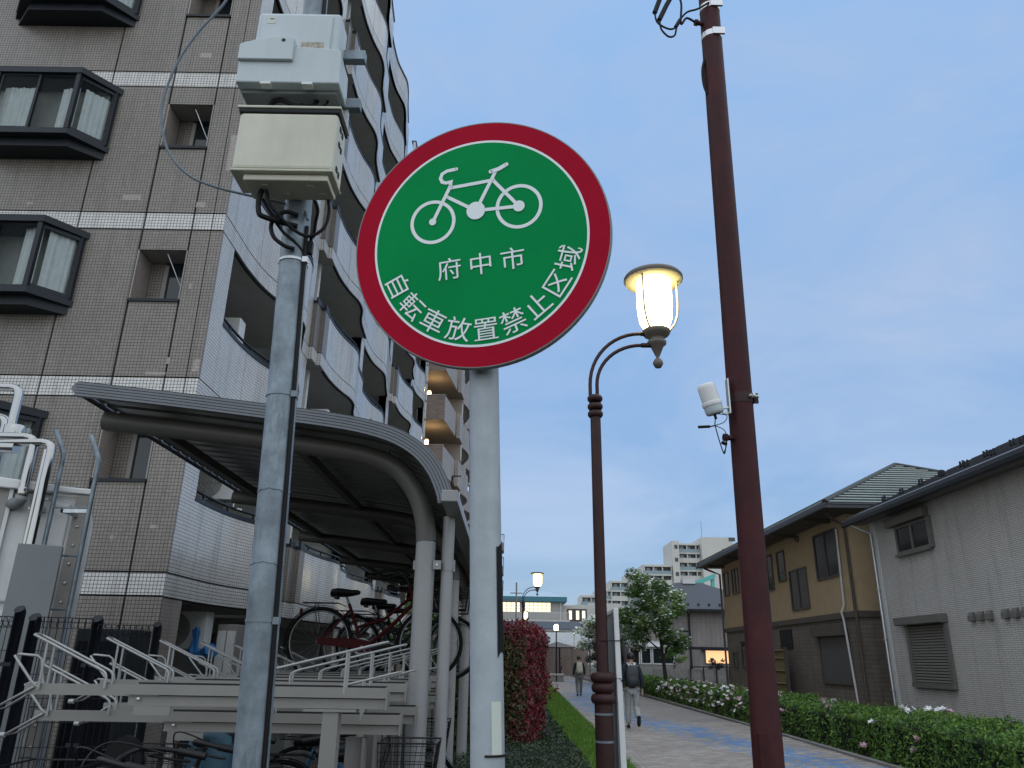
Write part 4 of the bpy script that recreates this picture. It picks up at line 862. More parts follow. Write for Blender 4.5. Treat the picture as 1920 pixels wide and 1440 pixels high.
q = MB(); WL, WR, BB = (-.352, .218), (.328, .222), (-.006, .248)
for c in (WL, WR):
    for i in range(64):
        a, d_ = 2 * math.pi * i / 64, 2 * math.pi * (i + 1) / 64; q.face([sp(c[0] + r * math.cos(t_), c[1] + r * math.sin(t_), H_) for r, t_ in ((.1815, a), (.1815, d_), (.1545, d_), (.1545, a))])
pass
seat_t, head_t, head_b = (.148, .475), (-.19, .478), (-.222, .405)
stroke(q, [WL, (-.19, .50)], .027); stroke(q, [(-.197, .492), (-.185, .53), (-.225, .527), (-.255, .54), (-.268, .575), (-.252, .61), (-.21, .628), (-.135, .63)], .027)
stroke(q, [(-.185, .478), (.15, .478)], .027); stroke(q, [head_b, BB], .027); stroke(q, [BB, (.172, .545)], .027); stroke(q, [(.145, .478), WR], .027); stroke(q, [BB, WR], .027)
stroke(q, [(.135, .552), (.20, .562), (.262, .588)], .032); H_ += .0004; disc(q, BB, .073, H_); disc(q, WL, .029, H_, 24); disc(q, WR, .045, H_, 28); q.build('bicycle_pictogram', 'sign_white', sg)
def glyph(ch, cx, cy, size, rot, mb, wide=1.0):
    c = bpy.data.curves.new('glyph', 'FONT'); c.body = ch; c.resolution_u = 4; c.align_x = 'LEFT'
    o = bpy.data.objects.new('glyph', c); COL.objects.link(o); me = bpy.data.meshes.new_from_object(o)
    xs = [v.co.x for v in me.vertices]; ys_ = [v.co.y for v in me.vertices]; mx_, my_ = .5, .38
    ca, sa = math.cos(rot), math.sin(rot)
    for pl in me.polygons:
        pts = []
        for vi in pl.vertices: v = me.vertices[vi].co; a, d = (v.x - mx_) * size * wide, (v.y - my_) * size; pts.append(sp(cx + a * ca - d * sa, cy + a * sa + d * ca, H_))
        mb.face(pts)
    bpy.data.objects.remove(o); bpy.data.curves.remove(c); bpy.data.meshes.remove(me)
q = MB()
for i, ch in enumerate('府中市'): q = MB(); glyph(ch, -.245 + .245 * i, -.190, .185, 0, q, 1.08); q.build('lettering', 'sign_white', sg)
t9 = '自転車放置禁止区域'
for i, ch in enumerate(t9):
    a = math.radians(201.5 + (338.5 - 201.5) * i / 8); q = MB(); glyph(ch, .705 * math.cos(a), .705 * math.sin(a), .195, a + math.pi / 2, q, 1.04); q.build('lettering', 'sign_white', sg)
for z in (2.38, 2.52): q = MB(); q.tube([lean(z) + V((.036 * math.cos(a), .036 * math.sin(a), 0)) for a in np.linspace(0, 6.283, 20)[:-1]], .006, 6, closed=True); q.build('clamp', 'sign_back', sg)
# torn black tape down the right side and pale sticker on the front
def wrap(mb, a0, a1, prof, r=.0326):
    n = 8; rows = []
    for i in range(n + 1):
        a = math.radians(a0 + (a1 - a0) * i / n); z0, z1 = prof(i / n); c0, c1 = lean(z0), lean(z1); d = V((math.cos(a) * r, math.sin(a) * r, 0)); rows.append([c0 + d, c1 + d])
    mb.grid(rows)
q = MB(); wrap(q, -48, 40, lambda t: (1.600 + .03 * t + .006 * math.sin(t * 9), 1.808 + (.022 * t if t > .2 else 0)), .0330); q.build('black_tape', 'black_rubber', sg)
q = MB(); wrap(q, -75, -36, lambda t: (1.436, 1.525), .0327); q.build('sticker', 'sticker', sg)
q = MB(); q.tube([lean(1.434) + V((.0335 * math.cos(a), .0335 * math.sin(a), 0)) for a in np.linspace(-1.7, .6, 12)], .0022, 6); q.build('wire', 'black_rubber', sg)

# ================================================================ galvanised pole with boxes
gp = thing('utility_pole', 'galvanised steel pole carrying two equipment boxes, in front of the bicycle shelter', 'pole', (-.86, 3.03, 0))
def gl(z): return V((-.868 - .0372 * z, 3.03, z))
q = MB(); q.tube([gl(0), gl(2), gl(4), gl(6.2)], [.0640, .0625, .060, .057], 32); q.build('pole', 'galv', gp)
for z in (1.93, 2.215):
    q = MB(); q.tube([gl(z) + V((.0632 * math.cos(a), .0632 * math.sin(a), .004 * math.sin(3 * a) + .002 * math.sin(11 * a))) for a in np.linspace(0, 2 * math.pi, 61)[:-1]], .0022, 5, closed=True); q.build('weld_seam', 'galv', gp)
q = MB(); zz = [0, .8, 1.6, 2.4, 3.2, 3.42]; q.tube([gl(z) + V((.058, -.035, 0)) for z in zz], .0095, 8); q.tube([gl(z) + V((.058, -.035, 0)) for z in (4.48, 5, 6.2)], .0095, 8); q.build('conduit', 'black_rubber', gp)
for z, m in ((1.72, 'galv'), (2.62, 'galv'), (3.25, 'galv_light'), (4.53, 'galv_light')):
    q = MB(); R_ = .0655
    pts = [gl(z) + V((R_ * math.cos(a), R_ * math.sin(a), 0)) for a in np.linspace(0, 2 * math.pi, 29)]
    q.grid([[p + V((0, 0, -.006)) for p in pts], [p + V((0, 0, .006)) for p in pts]]); q.obox(gl(z) + V((.062, -.035, 0)), (.012, 0, 0), (0, .012, 0), (0, 0, .013)); q.build('band', m, gp)
q = MB(); q.obox(gl(3.32) + V((.075, -.02, 0)), (.012, 0, 0), (0, .012, 0), (0, 0, .03)); q.build('cable_clip', 'black_rubber', gp)
# beige cabinet
bx = thing('utility_box', 'beige utility cabinet, lower of the two boxes on the galvanised pole', 'utility box', (-1.02, 2.87, 3.54))
x0, x1, ya, yb_, z0, z1 = -1.235, -.795, 2.79, 2.965, 3.545, 3.90
q = MB(); q.box(x0, ya, z0 + .035, x1, yb_, z1 - .02); q.build('body', 'box_beige', bx, bevel=.018, seg=3)
q = MB(); q.box(x0 - .006, ya - .003, z1 - .022, x1 + .006, yb_ + .006, z1); q.build('lid_seal', 'joint', bx, bevel=.006); q = MB(); q.box(x0 - .012, ya - .008, z1 - .001, x1 + .012, yb_ + .01, z1 + .012); q.build('lid_top', 'box_beige', bx, bevel=.004)
q = MB(); q.prism([(x0 - .004, ya - .004, z0 + .036), (x1 + .004, ya - .004, z0 + .036), (x1 + .004, yb_, z0 + .036), (x0 - .004, yb_, z0 + .036)], (0, 0, -.012)); q.prism([(x0 + .05, ya + .02, z0 + .023), (x1 - .02, ya + .02, z0 + .023), (x1 - .02, yb_, z0 + .023), (x0 + .05, yb_, z0 + .023)], (0, 0, -.03)); q.build('base', 'box_beige', bx, bevel=.006)
for x, y in ((-1.1, 2.86), (-1.02, 2.92), (-.9, 2.86), (-.86, 2.92)): q = MB(); q.lathe([(.018, -.0), (.018, -.004)], (x, y, z0 - .007), 14); q.build('knockout', 'box_beige', bx)
for z in (z0 + .07, z0 + .20, z0 + .28):
    q = MB(); q.box(x1 - .002, ya + .05, z, x1 + .004, ya + .075, z + .022); q.build('vent_slot', 'joint', bx)
    q = MB(); q.box(x1 - .002, ya + .09, z - .005, x1 + .004, ya + .11, z + .02); q.build('vent_slot', 'joint', bx)
for z in (.1, .25): q = MB(); q.box(x0 + .03, yb_, z0 + z, x0 + .38, yb_ + .012, z0 + z + .03); q.build('bracket', 'galv_light', bx)
# white equipment box
wb = thing('equipment_box', 'white plastic equipment box with label, upper of the two boxes on the galvanised pole', 'equipment box', (-1.05, 2.9, 4.05))
q = MB(); q.prism([(-1.262, 2.86, 4.06), (-.832, 2.86, 4.06), (-.832, 3.0, 4.06), (-1.262, 3.0, 4.06)], (0, 0, .0)) if 0 else None
q = MB(); q.box(-1.25, 2.85, 4.12, -.85, 3.0, 4.52); q.build('body', 'box_white', wb, bevel=.02, seg=3)
q = MB(); q.box(-1.225, 2.838, 4.15, -.885, 2.86, 4.495); q.build('door', 'box_white', wb, bevel=.008)
q = MB()   # lower cover with stepped curved upper edge
up_ = [(-1.285, 4.225), (-1.282, 4.255)] + [(-1.272 + .20 * i / 6, 4.262 + .045 * math.sin(math.pi * .5 * i / 6)) for i in range(7)] + [(-1.05, 4.306), (-1.035, 4.297), (-1.032, 4.262)] + [(-1.03 + .205 * i / 5, 4.262 - .014 * (i / 5) ** 2) for i in range(1, 6)] + [(-.818, 4.225)]
poly = [(x, 2.80, z) for x, z in up_] + [(-.812, 2.80, 4.055), (-1.285, 2.80, 4.055)]
q.prism(poly, (0, .17, 0)); q.build('lower_cover', 'box_white', wb, bevel=.006)
q = MB(); hd_ = [(-1.286, 4.172), (-1.286, 4.255)] + [(-1.274 + .20 * i / 6, 4.264 + .045 * math.sin(math.pi * .5 * i / 6)) for i in range(7)] + [(-1.05, 4.308), (-1.036, 4.297), (-1.034, 4.172)]; q.prism([(x, 2.782, z) for x, z in hd_], (0, .02, 0)); q.build('hood', 'box_white', wb, bevel=.004)
q = MB(); q.lathe([(.009, 0), (.009, .003)], (-1.085, 2.783, 4.282), 14, axis=(0, -1, 0)); q.build('hole', 'joint', wb)
q = MB(); q.box(-1.022, 2.8365, 4.27, -.915, 2.8385, 4.325); q.build('label', 'label_tan', wb); q = MB(); q.box(-1.195, 2.8365, 4.435, -1.155, 2.8385, 4.475); q.build('sticker', 'sticker', wb)
q = MB(); q.box(-1.185, 2.836, 4.459, -1.165, 2.8367, 4.464); q.build('sticker_mark', 'joint', wb)
for z in (4.05, 4.34): q = MB(); q.box(-1.30, 2.955, z, -.745, 3.0, z + .055); q.build('bracket_arm', 'galv', wb, bevel=.003)
q = MB(); q.box(-1.27, 2.85, 4.035, -.83, 3.0, 4.052); q.build('underside', 'conduit_grey', wb)
for x in (-1.17, -.98): q = MB(); q.box(x, 2.795, 4.043, x + .048, 2.83, 4.056); q.build('tab', 'white_plastic', wb)
q = MB(); q.box(-1.0, 3.0, 3.9, -.9, 3.02, 4.55); q.build('mount_plate', 'galv_light', wb); q = MB(); q.box(-.845, 2.97, 3.92, -.80, 2.99, 4.05); q.build('mount_plate', 'galv_light', wb)
q = MB(); q.tube(spline([(-.93, 2.9, 4.04), (-.95, 2.88, 3.99), (-1.02, 2.87, 3.985), (-1.1, 2.88, 4.02), (-1.15, 2.9, 4.0), (-1.15, 2.91, 3.92)]), .010, 8); q.tube(spline([(-.88, 2.9, 4.04), (-.90, 2.88, 3.99), (-1.0, 2.86, 3.975), (-1.14, 2.9, 4.03), (-1.17, 2.92, 3.91)]), .006, 8); q.tube(spline([(-1.0, 2.88, 4.0), (-.97, 2.9, 3.95), (-.95, 2.93, 3.9)]), .014, 8); q.build('cable', 'black_rubber', wb)
# cables
q = MB(); q.tube(spline([(-1.40, 3.0, 5.1), (-1.49, 3.0, 4.75), (-1.61, 3.0, 4.52), (-1.685, 3.0, 4.30), (-1.705, 3.0, 4.05), (-1.64, 3.0, 3.83), (-1.52, 3.0, 3.69), (-1.38, 3.0, 3.625), (-1.19, 3.0, 3.575), (-.98, 3.0, 3.52), (-.93, 2.97, 3.44)], 8), .0062, 8)
tag(q.build('cable', 'cable_grey', org=(-1.2, 3, 3.58)), 'thin grey cable sagging in a wide loop from above to the galvanised pole', 'cable')
q = MB(); q.tube(spline([(-1.12, 2.88, 3.53), (-1.125, 2.87, 3.48), (-1.115, 2.87, 3.41), (-1.09, 2.88, 3.395), (-1.03, 2.93, 3.40), (-.97, 2.96, 3.40)], 6), .012, 8)
q.tube(spline([(-1.10, 2.88, 3.53), (-1.07, 2.88, 3.45), (-.98, 2.93, 3.37), (-.91, 2.95, 3.345), (-.85, 2.955, 3.39), (-.835, 2.96, 3.47), (-.845, 2.96, 3.54)], 6), .0075, 8)
q.tube(spline([(-.97, 2.955, 3.455), (-1.03, 2.94, 3.46), (-1.075, 2.93, 3.40), (-1.06, 2.93, 3.33), (-1.01, 2.94, 3.29), (-.97, 2.96, 3.285)], 6), .0095, 8)
q.tube(spline([(-1.12, 2.9, 3.50), (-1.04, 2.95, 3.38), (-.98, 2.97, 3.33), (-.93, 3.0, 3.28)], 6), .007, 8)
tag(q.build('cable_loops', 'black_rubber', org=(-1, 2.95, 3.4)), 'coiled black cables hanging under the beige cabinet around the pole', 'cable')

# ================================================================ dark red pole
rp_ = thing('utility_pole', 'tall dark red painted pole with clamps, between the street lamp and the houses', 'pole', (1.234, 4.0, 0))
def rl_(z): return V((1.234 + .0118 * z, 4.0, z))
q = MB(); q.tube([rl_(0), rl_(1.35), rl_(1.36), rl_(3), rl_(7.2)], [.0735, .0725, .0695, .0680, .0650], 32); q.build('pole', 'red_paint', rp_)
for z, r, nm in ((5.53, .0675, 'band'), (5.77, .067, 'band')):
    q = MB(); pts = [rl_(z) + V((r * math.cos(a), r * math.sin(a), 0)) for a in np.linspace(0, 2 * math.pi, 33)]; q.grid([[p + V((0, 0, -.021)) for p in pts], [p + V((0, 0, .021)) for p in pts]]); q.obox(rl_(z) + V((.03, -.067, 0)), (.04, 0, 0), (0, .008, 0), (0, 0, .026)); q.build(nm, 'alu', rp_)
q = MB(); z = 2.972; pts = [rl_(z) + V((.0705 * math.cos(a), .0705 * math.sin(a), 0)) for a in np.linspace(0, 2 * math.pi, 33)]; q.grid([[p + V((0, 0, -.028)) for p in pts], [p + V((0, 0, .028)) for p in pts]]); q.obox(rl_(z) + V((.078, -.03, 0)), (.012, 0, 0), (0, .008, 0), (0, 0, .028)); q.build('clamp', 'lamp_paint', rp_)
q = MB(); q.tube([rl_(z) + V((.03, -.075, .003)), rl_(z) + V((.085, -.055, .003))], .008, 8); q.tube([rl_(z) + V((.045, -.074, .003)), rl_(z) + V((.058, -.069, .003))], .014, 6); q.build('bolt', 'galv_light', rp_)
for z in (5.63, 2.745): q = MB(); q.tube([rl_(z) + V((-.05, -.02, 0)), rl_(z) + V((-.10, -.03, 0))], .015, 10); q.tube([rl_(z) + V((-.095, -.03, 0)), rl_(z) + V((-.115, -.034, 0))], .021, 10); q.build('cable_gland', 'red_paint', rp_)
q = MB(); q.tube(spline([rl_(5.33) + V((-.064, -.02, 0)), rl_(5.24) + V((-.082, -.02, 0)), rl_(5.13) + V((-.08, -.02, 0)), rl_(5.05) + V((-.062, -.02, 0))]), .0095, 8); q.build('cable', 'black_rubber', rp_)
q = MB(); q.obox(rl_(1.12) + V((-.03, -.066, 0)), (.035, .012, 0), (.004, -.010, 0), (0, 0, .17)); q.build('access_cover', 'red_paint', rp_, bevel=.004)
q = MB()
q.tube(spline([rl_(5.63) + V((-.11, -.035, 0)), rl_(5.66) + V((-.17, -.04, 0)), rl_(5.61) + V((-.21, -.04, 0)), rl_(5.79) + V((-.20, -.04, 0)), rl_(5.89) + V((-.23, -.03, 0)), rl_(5.87) + V((-.26, -.03, 0)), rl_(5.75) + V((-.30, -.03, 0))], 6), .0075, 8)
q.tube(spline([rl_(5.77) + V((-.02, -.068, 0)), rl_(5.71) + V((-.1, -.07, 0)), rl_(5.69) + V((-.17, -.06, 0)), rl_(5.63) + V((-.22, -.05, 0)), rl_(5.56) + V((-.26, -.05, 0)), rl_(5.56) + V((-.31, -.05, 0)), rl_(5.61) + V((-.37, -.05, 0)), rl_(5.69) + V((-.385, -.05, 0))], 6), .0065, 8)
q.tube(spline([rl_(5.56) + V((-.245, -.05, 0)), rl_(5.50) + V((-.26, -.05, 0)), rl_(5.49) + V((-.30, -.05, 0)), rl_(5.55) + V((-.345, -.05, 0)), rl_(5.63) + V((-.355, -.05, 0))], 6), .0065, 8)
q.tube([rl_(5.63) + V((-.356, -.05, 0)), rl_(5.77) + V((-.30, -.04, 0)), rl_(5.87) + V((-.255, -.03, 0))], .0165, 8); q.tube([rl_(5.69) + V((-.385, -.05, 0)), rl_(5.83) + V((-.34, -.05, 0)), rl_(6.02) + V((-.28, -.05, 0))], .0165, 8); q.tube([rl_(5.57) + V((-.25, -.05, 0)), rl_(5.64) + V((-.215, -.045, 0))], .013, 8)
tag(q.build('cable_bundle', 'black_rubber', org=(1.0, 3.95, 5.4)), 'looped black cables and connectors hanging off the top of the dark red pole', 'cable')
# the white sensor on its bracket
sv = thing('light_sensor', 'white cylindrical sensor housing with trailing wires, clamped to the side of the dark red pole', 'sensor', (1.1, 3.95, 2.9))
ax = V((-.28, -.1, .95)).normalized(); cb_ = V((1.105, 3.94, 2.885))
q = MB(); q.lathe([(.040, -.018), (.047, -.014), (.050, .0), (.050, .03)], cb_, 24, axis=ax); q.build('base', 'box_white', sv)
q = MB(); q.lathe([(.053, .03), (.0545, .036), (.0545, .05), (.051, .055)], cb_, 24, axis=ax); q.build('collar', 'white_plastic', sv)
q = MB(); q.lathe([(.050, .055), (.0495, .13), (.047, .148), (.038, .156), (.0, .158)], cb_, 24, axis=ax); q.build('cover', 'white_plastic', sv)
q = MB(); q.box(1.183, 3.92, 2.87, 1.19, 3.965, 3.07); q.box(1.15, 3.935, 2.90, 1.19, 3.95, 2.915); q.box(1.15, 3.935, 2.87, 1.19, 3.95, 2.88); q.build('bracket', 'galv_light', sv)
q = MB(); q.tube(spline([(1.11, 3.94, 2.865), (1.105, 3.94, 2.83), (1.10, 3.93, 2.80), (1.115, 3.93, 2.72), (1.135, 3.93, 2.645), (1.15, 3.94, 2.68), (1.165, 3.96, 2.745)], 6), .003, 6); q.tube(spline([(1.12, 3.94, 2.87), (1.17, 3.94, 2.86), (1.15, 3.93, 2.82), (1.10, 3.93, 2.80)], 6), .0022, 6); q.tube(spline([(1.10, 3.93, 2.80), (1.15, 3.93, 2.77), (1.155, 3.93, 2.70), (1.135, 3.93, 2.65)], 6), .0022, 6)
q.tube([(1.10, 3.93, 2.80), (1.065, 3.925, 2.79)], .004, 6); q.tube([(1.068, 3.925, 2.792), (1.005, 3.915, 2.785)], .008, 8); q.tube([(1.13, 3.93, 2.705), (1.155, 3.94, 2.70)], .010, 8); q.tube([(1.11, 3.94, 2.84), (1.105, 3.94, 2.866)], .008, 8); q.build('wires', 'black_rubber', sv)

# ================================================================ street lamps
def lamp_post():
    t = thing('street_lamp', 'large lit lantern street lamp with curved twin arms, its post holding the white board', 'street lamp', (0, 0, 0), 'lantern street lamps along the path')
    q = MB(); q.tube([(0, 0, 0), (0, 0, 1.30)], .0715, 24); q.tube([(0, 0, 1.30), (0, 0, 3.64)], [.049, .0455], 24); q.build('post', 'lamp_paint', t)
    for z, r in ((1.315, .098), (1.395, .092), (1.47, .098)): q = MB(); q.lathe([(.05, z - .042), (r - .012, z - .034), (r, z - .012), (r, z + .012), (r - .012, z + .034), (.05, z + .042)], n=24); q.build('collar', 'lamp_paint', t)
    for z in (3.655, 3.725, 3.80): q = MB(); q.lathe([(.03, z - .034), (.056, z - .028), (.068, z - .010), (.068, z + .010), (.056, z + .028), (.03, z + .034)], n=24); q.build('collar', 'lamp_paint', t)
    for z in (1.205, 1.01): q = MB(); q.lathe([(.0735, z - .008), (.0735, z + .008)], n=24); q.build('band', 'galv', t)
    for x0, x1, zt in ((-.040, .475, 4.44), (.022, .475, 4.325)):
        q = MB(); rr = (zt - 3.98); zb_ = 3.82; rx = x1 - x0
        q.tube([(x0, 0, zb_), (x0, 0, 3.93)] + [(x0 + rx * .93 * (1 - math.cos(a)), 0, 3.93 + (zt - 3.93) * math.sin(a)) for a in np.linspace(.12, math.pi / 2, 12)] + [(x1, 0, zt)], .0165, 10); q.tube([(x1 - .035, 0, zt), (x1 + .06, 0, zt)], .022, 10); q.build('arm', 'lamp_paint', t)
    c = (.585, 0, 0)
    q = MB(); q.lathe([(.0, 4.10), (.028, 4.108), (.046, 4.14), (.046, 4.16), (.028, 4.19), (.012, 4.20), (.018, 4.215), (.060, 4.315), (.085, 4.335), (.088, 4.36), (.062, 4.38), (.078, 4.40), (.115, 4.425), (.132, 4.455), (.126, 4.475), (.09, 4.482)], c, 28); q.build('lantern_base', 'lid_dark', t)
    q = MB(); q.lathe([(.095, 4.483), (.115, 4.50), (.145, 4.56), (.158, 4.64), (.163, 4.72), (.163, 4.90), (.155, 4.945), (.12, 4.965)], c, 28); q.build('lantern_glass', 'lamp_glow', t)
    q = MB(); q.lathe([(.272, 4.984), (.277, 4.99), (.277, 5.01), (.264, 5.03), (.20, 5.05), (.0, 5.07)], c, 36); cp_ = q.build('cap', 'lid_dark', t); q = MB(); q.lathe([(.12, 4.967), (.262, 4.970), (.270, 4.983)], c, 36); q.build('cap_underside', 'lid_lamplit', cp_)
    for a in (-8, 112, 232):
        u = V((math.cos(math.radians(a)), math.sin(math.radians(a)), 0)); q = MB(); q.tube([V(c) + u * r + V((0, 0, z)) for r, z in ((.215, 4.975), (.215, 4.86), (.213, 4.70), (.203, 4.61), (.175, 4.53), (.125, 4.47))], .0105, 8); q.build('stay', 'lid_lamplit', t)
    return t
l1 = lamp_post(); lamp_labels = ['lit lantern street lamp above the red hedge, second along the path', 'distant lit lantern street lamp overlapping the post of the second lamp', 'far lit street lamp low over the red hedge, next to the sign post', 'far lit street lamp low over the red hedge, beside the second lamp post']
for (x, y, rz, lb) in ((.62, 33, 0, lamp_labels[0]), (.70, 61, 0, lamp_labels[1]), (-.75, 85, 0, lamp_labels[2]), (.55, 98, 0, lamp_labels[3])):
    c = copy_tree(l1); c.location = (x, y, 0); c['label'] = lb
l1.location = (.765, 6.45, 0); ORG[l1.name] = (.765, 6.45, 0)
l1.rotation_euler = (0, math.radians(-.3), 0)
pl2 = thing('path_light', 'slim lit pole light standing in front of the pergola glass screens', 'street lamp', (3.75, 62, 0)); q = MB(); q.tube([(3.75, 62, 0), (3.75, 62, 3.7)], .05, 8); q.build('post', 'metal_dark', pl2); q = MB(); q.lathe([(.05, 3.7), (.16, 3.75), (.17, 4.05), (.1, 4.15)], (3.75, 62, 0), 12); q.build('lamp', 'lamp_glow', pl2)
# notice board strapped to the lamp post, seen edge on
nb_ = thing('notice_board', 'tall white framed board seen edge-on, strapped to the near lamp post', 'notice board', (.9, 6.5, 0))
q = MB(); q.prism([(.868, 6.45, .55), (.886, 6.45, .55), (.872, 6.45, 1.99), (.854, 6.45, 1.99)], (.02, .62, 0)); q.build('panel', 'conduit_grey', nb_)
q = MB(); q.prism([(.884, 6.43, .52), (.93, 6.43, .52), (.893, 6.43, 2.0), (.853, 6.43, 2.0)], (.0, .03, 0)); q.prism([(.884, 7.06, .52), (.93, 7.06, .52), (.9, 7.06, 2.0), (.86, 7.06, 2.0)], (.0, .03, 0)); q.box(.856, 6.46, 1.965, .90, 7.06, 1.995); q.build('frame', 'white_plastic', nb_, bevel=.004)
q = MB()
for z in (1.745, 1.46): 
    pts = [(.765 + .052 * math.cos(a), 6.45 + .052 * math.sin(a), z) for a in np.linspace(.6, 5.6, 16)] if z > 1.5 else [(.81, 6.44, z)]
    q.tube([(.90, 6.43, z + .004)] + pts[::-1], .004, 6)
q.lathe([(.009, 0), (.009, .012)], (.905, 6.42, 1.75), 8, axis=(0, -1, 0)); q.lathe([(.009, 0), (.009, .012)], (.905, 6.42, 1.45), 8, axis=(0, -1, 0)); q.build('strap', 'black_rubber', nb_)

# ================================================================ bicycle shelter
sh = thing('bicycle_shelter', 'grey bicycle shelter with curved corrugated roof on round columns', 'shelter', (-.585, 5.4, 0))
RC = spline([(-3.06, 0, 3.345), (-2.4, 0, 3.28), (-1.75, 0, 3.205), (-1.25, 0, 3.145), (-.98, 0, 3.095), (-.78, 0, 3.03), (-.62, 0, 2.93), (-.51, 0, 2.80), (-.445, 0, 2.66), (-.425, 0, 2.58)], 3)
YS0, YS1 = 5.06, 19.5
ARCH = [5.4 + 2.8 * i for i in range(6)]
q = MB(); rows = []; y = YS0 + .03; k = 0
while y < YS1:
    for dy, dz in ((0, 0), (.11, 0), (.13, .028), (.17, .028), (.19, 0)):
        rw = []
        for i, p in enumerate(RC):
            d = (RC[min(i + 1, len(RC) - 1)] - RC[max(0, i - 1)]).normalized(); nn = V((d.z, 0, -d.x)) * -1; rw.append(V((p.x, y + dy, p.z)) + nn * dz)
        rows.append(rw)
    y += .2
q.grid(rows, sm=False); q.build('roof_sheet', 'shelter_sheet', sh)
# ribbed fascia along the near edge of the roof
prof = []; hN = 5
for i in range(hN): a = -.058 + .104 * i / hN; prof += [(a, -.012), (a + .0155, -.012), (a + .0165, -.004), (a + .0202, -.004)]
prof += [(.046, -.012), (.050, .0), (.050, .035), (.0, .045), (-.058, .035)]
q = MB(); rows = []
for i, p in enumerate(RC):
    d = (RC[min(i + 1, len(RC) - 1)] - RC[max(0, i - 1)]).normalized(); nn = V((d.z, 0, -d.x)) * -1; rows.append([V((p.x, YS0, p.z)) + nn * a + V((0, h, 0)) for a, h in prof])
q.grid(rows, sm=False, closed=True); q.face(rows[0]); q.face(rows[-1][::-1]); q.build('fascia', 'shelter_dark', sh)
q = MB(); q.prism([(-3.07, YS0, 3.39), (-3.10, YS0, 3.35), (-3.10, YS0, 3.33), (-3.06, YS0, 3.30)], (0, YS1 - YS0, 0)); q.build('edge_trim', 'shelter_dark', sh)
for ya in ARCH:
    q = MB(); path_ = [(-3.0, ya, 3.205)] + spline([(-2.4, ya, 3.145), (-1.8, ya, 3.08), (-1.3, ya, 3.02), (-1.0, ya, 2.96), (-.80, ya, 2.86), (-.66, ya, 2.68), (-.60, ya, 2.50), (-.585, ya, 2.36)], 4)
    q.tube(path_, .070, 18); q.build('arch_beam', 'shelter_beam_shaded' if 1 else '', sh)
    q = MB(); q.tube([(-.585, ya, 2.36), (-.585, ya, 0)], .068, 22); q.build('column', 'column_grey', sh)
for (x, z) in ((-2.7, 3.235), (-1.63, 3.13), (-.92, 3.01)):
    q = MB(); q.box(x - .03, ARCH[0], z - .06, x + .03, YS1, z + .01); q.build('purlin', 'shelter_beam_shaded', sh)
q = MB(); q.box(-.44, YS0 - .25, 2.535, -.335, YS1, 2.61); q.build('gutter', 'column_grey', sh, bevel=.006)
q = MB(); q.tube([(-.43, 5.42, 2.54), (-.43, 5.42, .0)], .042, 18); q.build('downpipe', 'column_grey', sh)
q = MB(); z = 2.20
for c, r in ((-.585, .067), (-.43, .045)): q.lathe([(r, z - .035), (r, z + .035)], (c, 5.4 + (.02 if c > -.5 else 0), 0), 24)
q.box(-.525, 5.355, z - .03, -.47, 5.365, z + .03); q.box(-.665, 5.39, z - .03, -.65, 5.41, z + .03); q.box(-.388, 5.40, z - .04, -.376, 5.43, z + .04); q.build('pipe_clamp', 'column_grey', sh)
q = MB(); q.lathe([(.008, 0), (.008, .006)], (-.497, 5.355, z), 8, axis=(0, -1, 0)); q.build('bolt', 'galv_light', sh)
for x, z in ((-2.5, 3.34), (-1.0, 3.155), (-1.75, 3.26)): q = MB(); q.tube([(x, YS0 + .12, z - .01), (x, YS0 + .12, z + .035)], .006, 6); q.build('roof_bolt', 'metal_dark', sh)
q = MB(); q.tube([(-.43, YS0 + .3, 2.62), (-.40, YS0 + .1, 2.78)], .006, 6); q.tube([(-.40, YS0 + .1, 2.78), (-.34, YS0 + .1, 2.78)], .005, 6); q.build('stay_wire', 'metal_dark', sh)

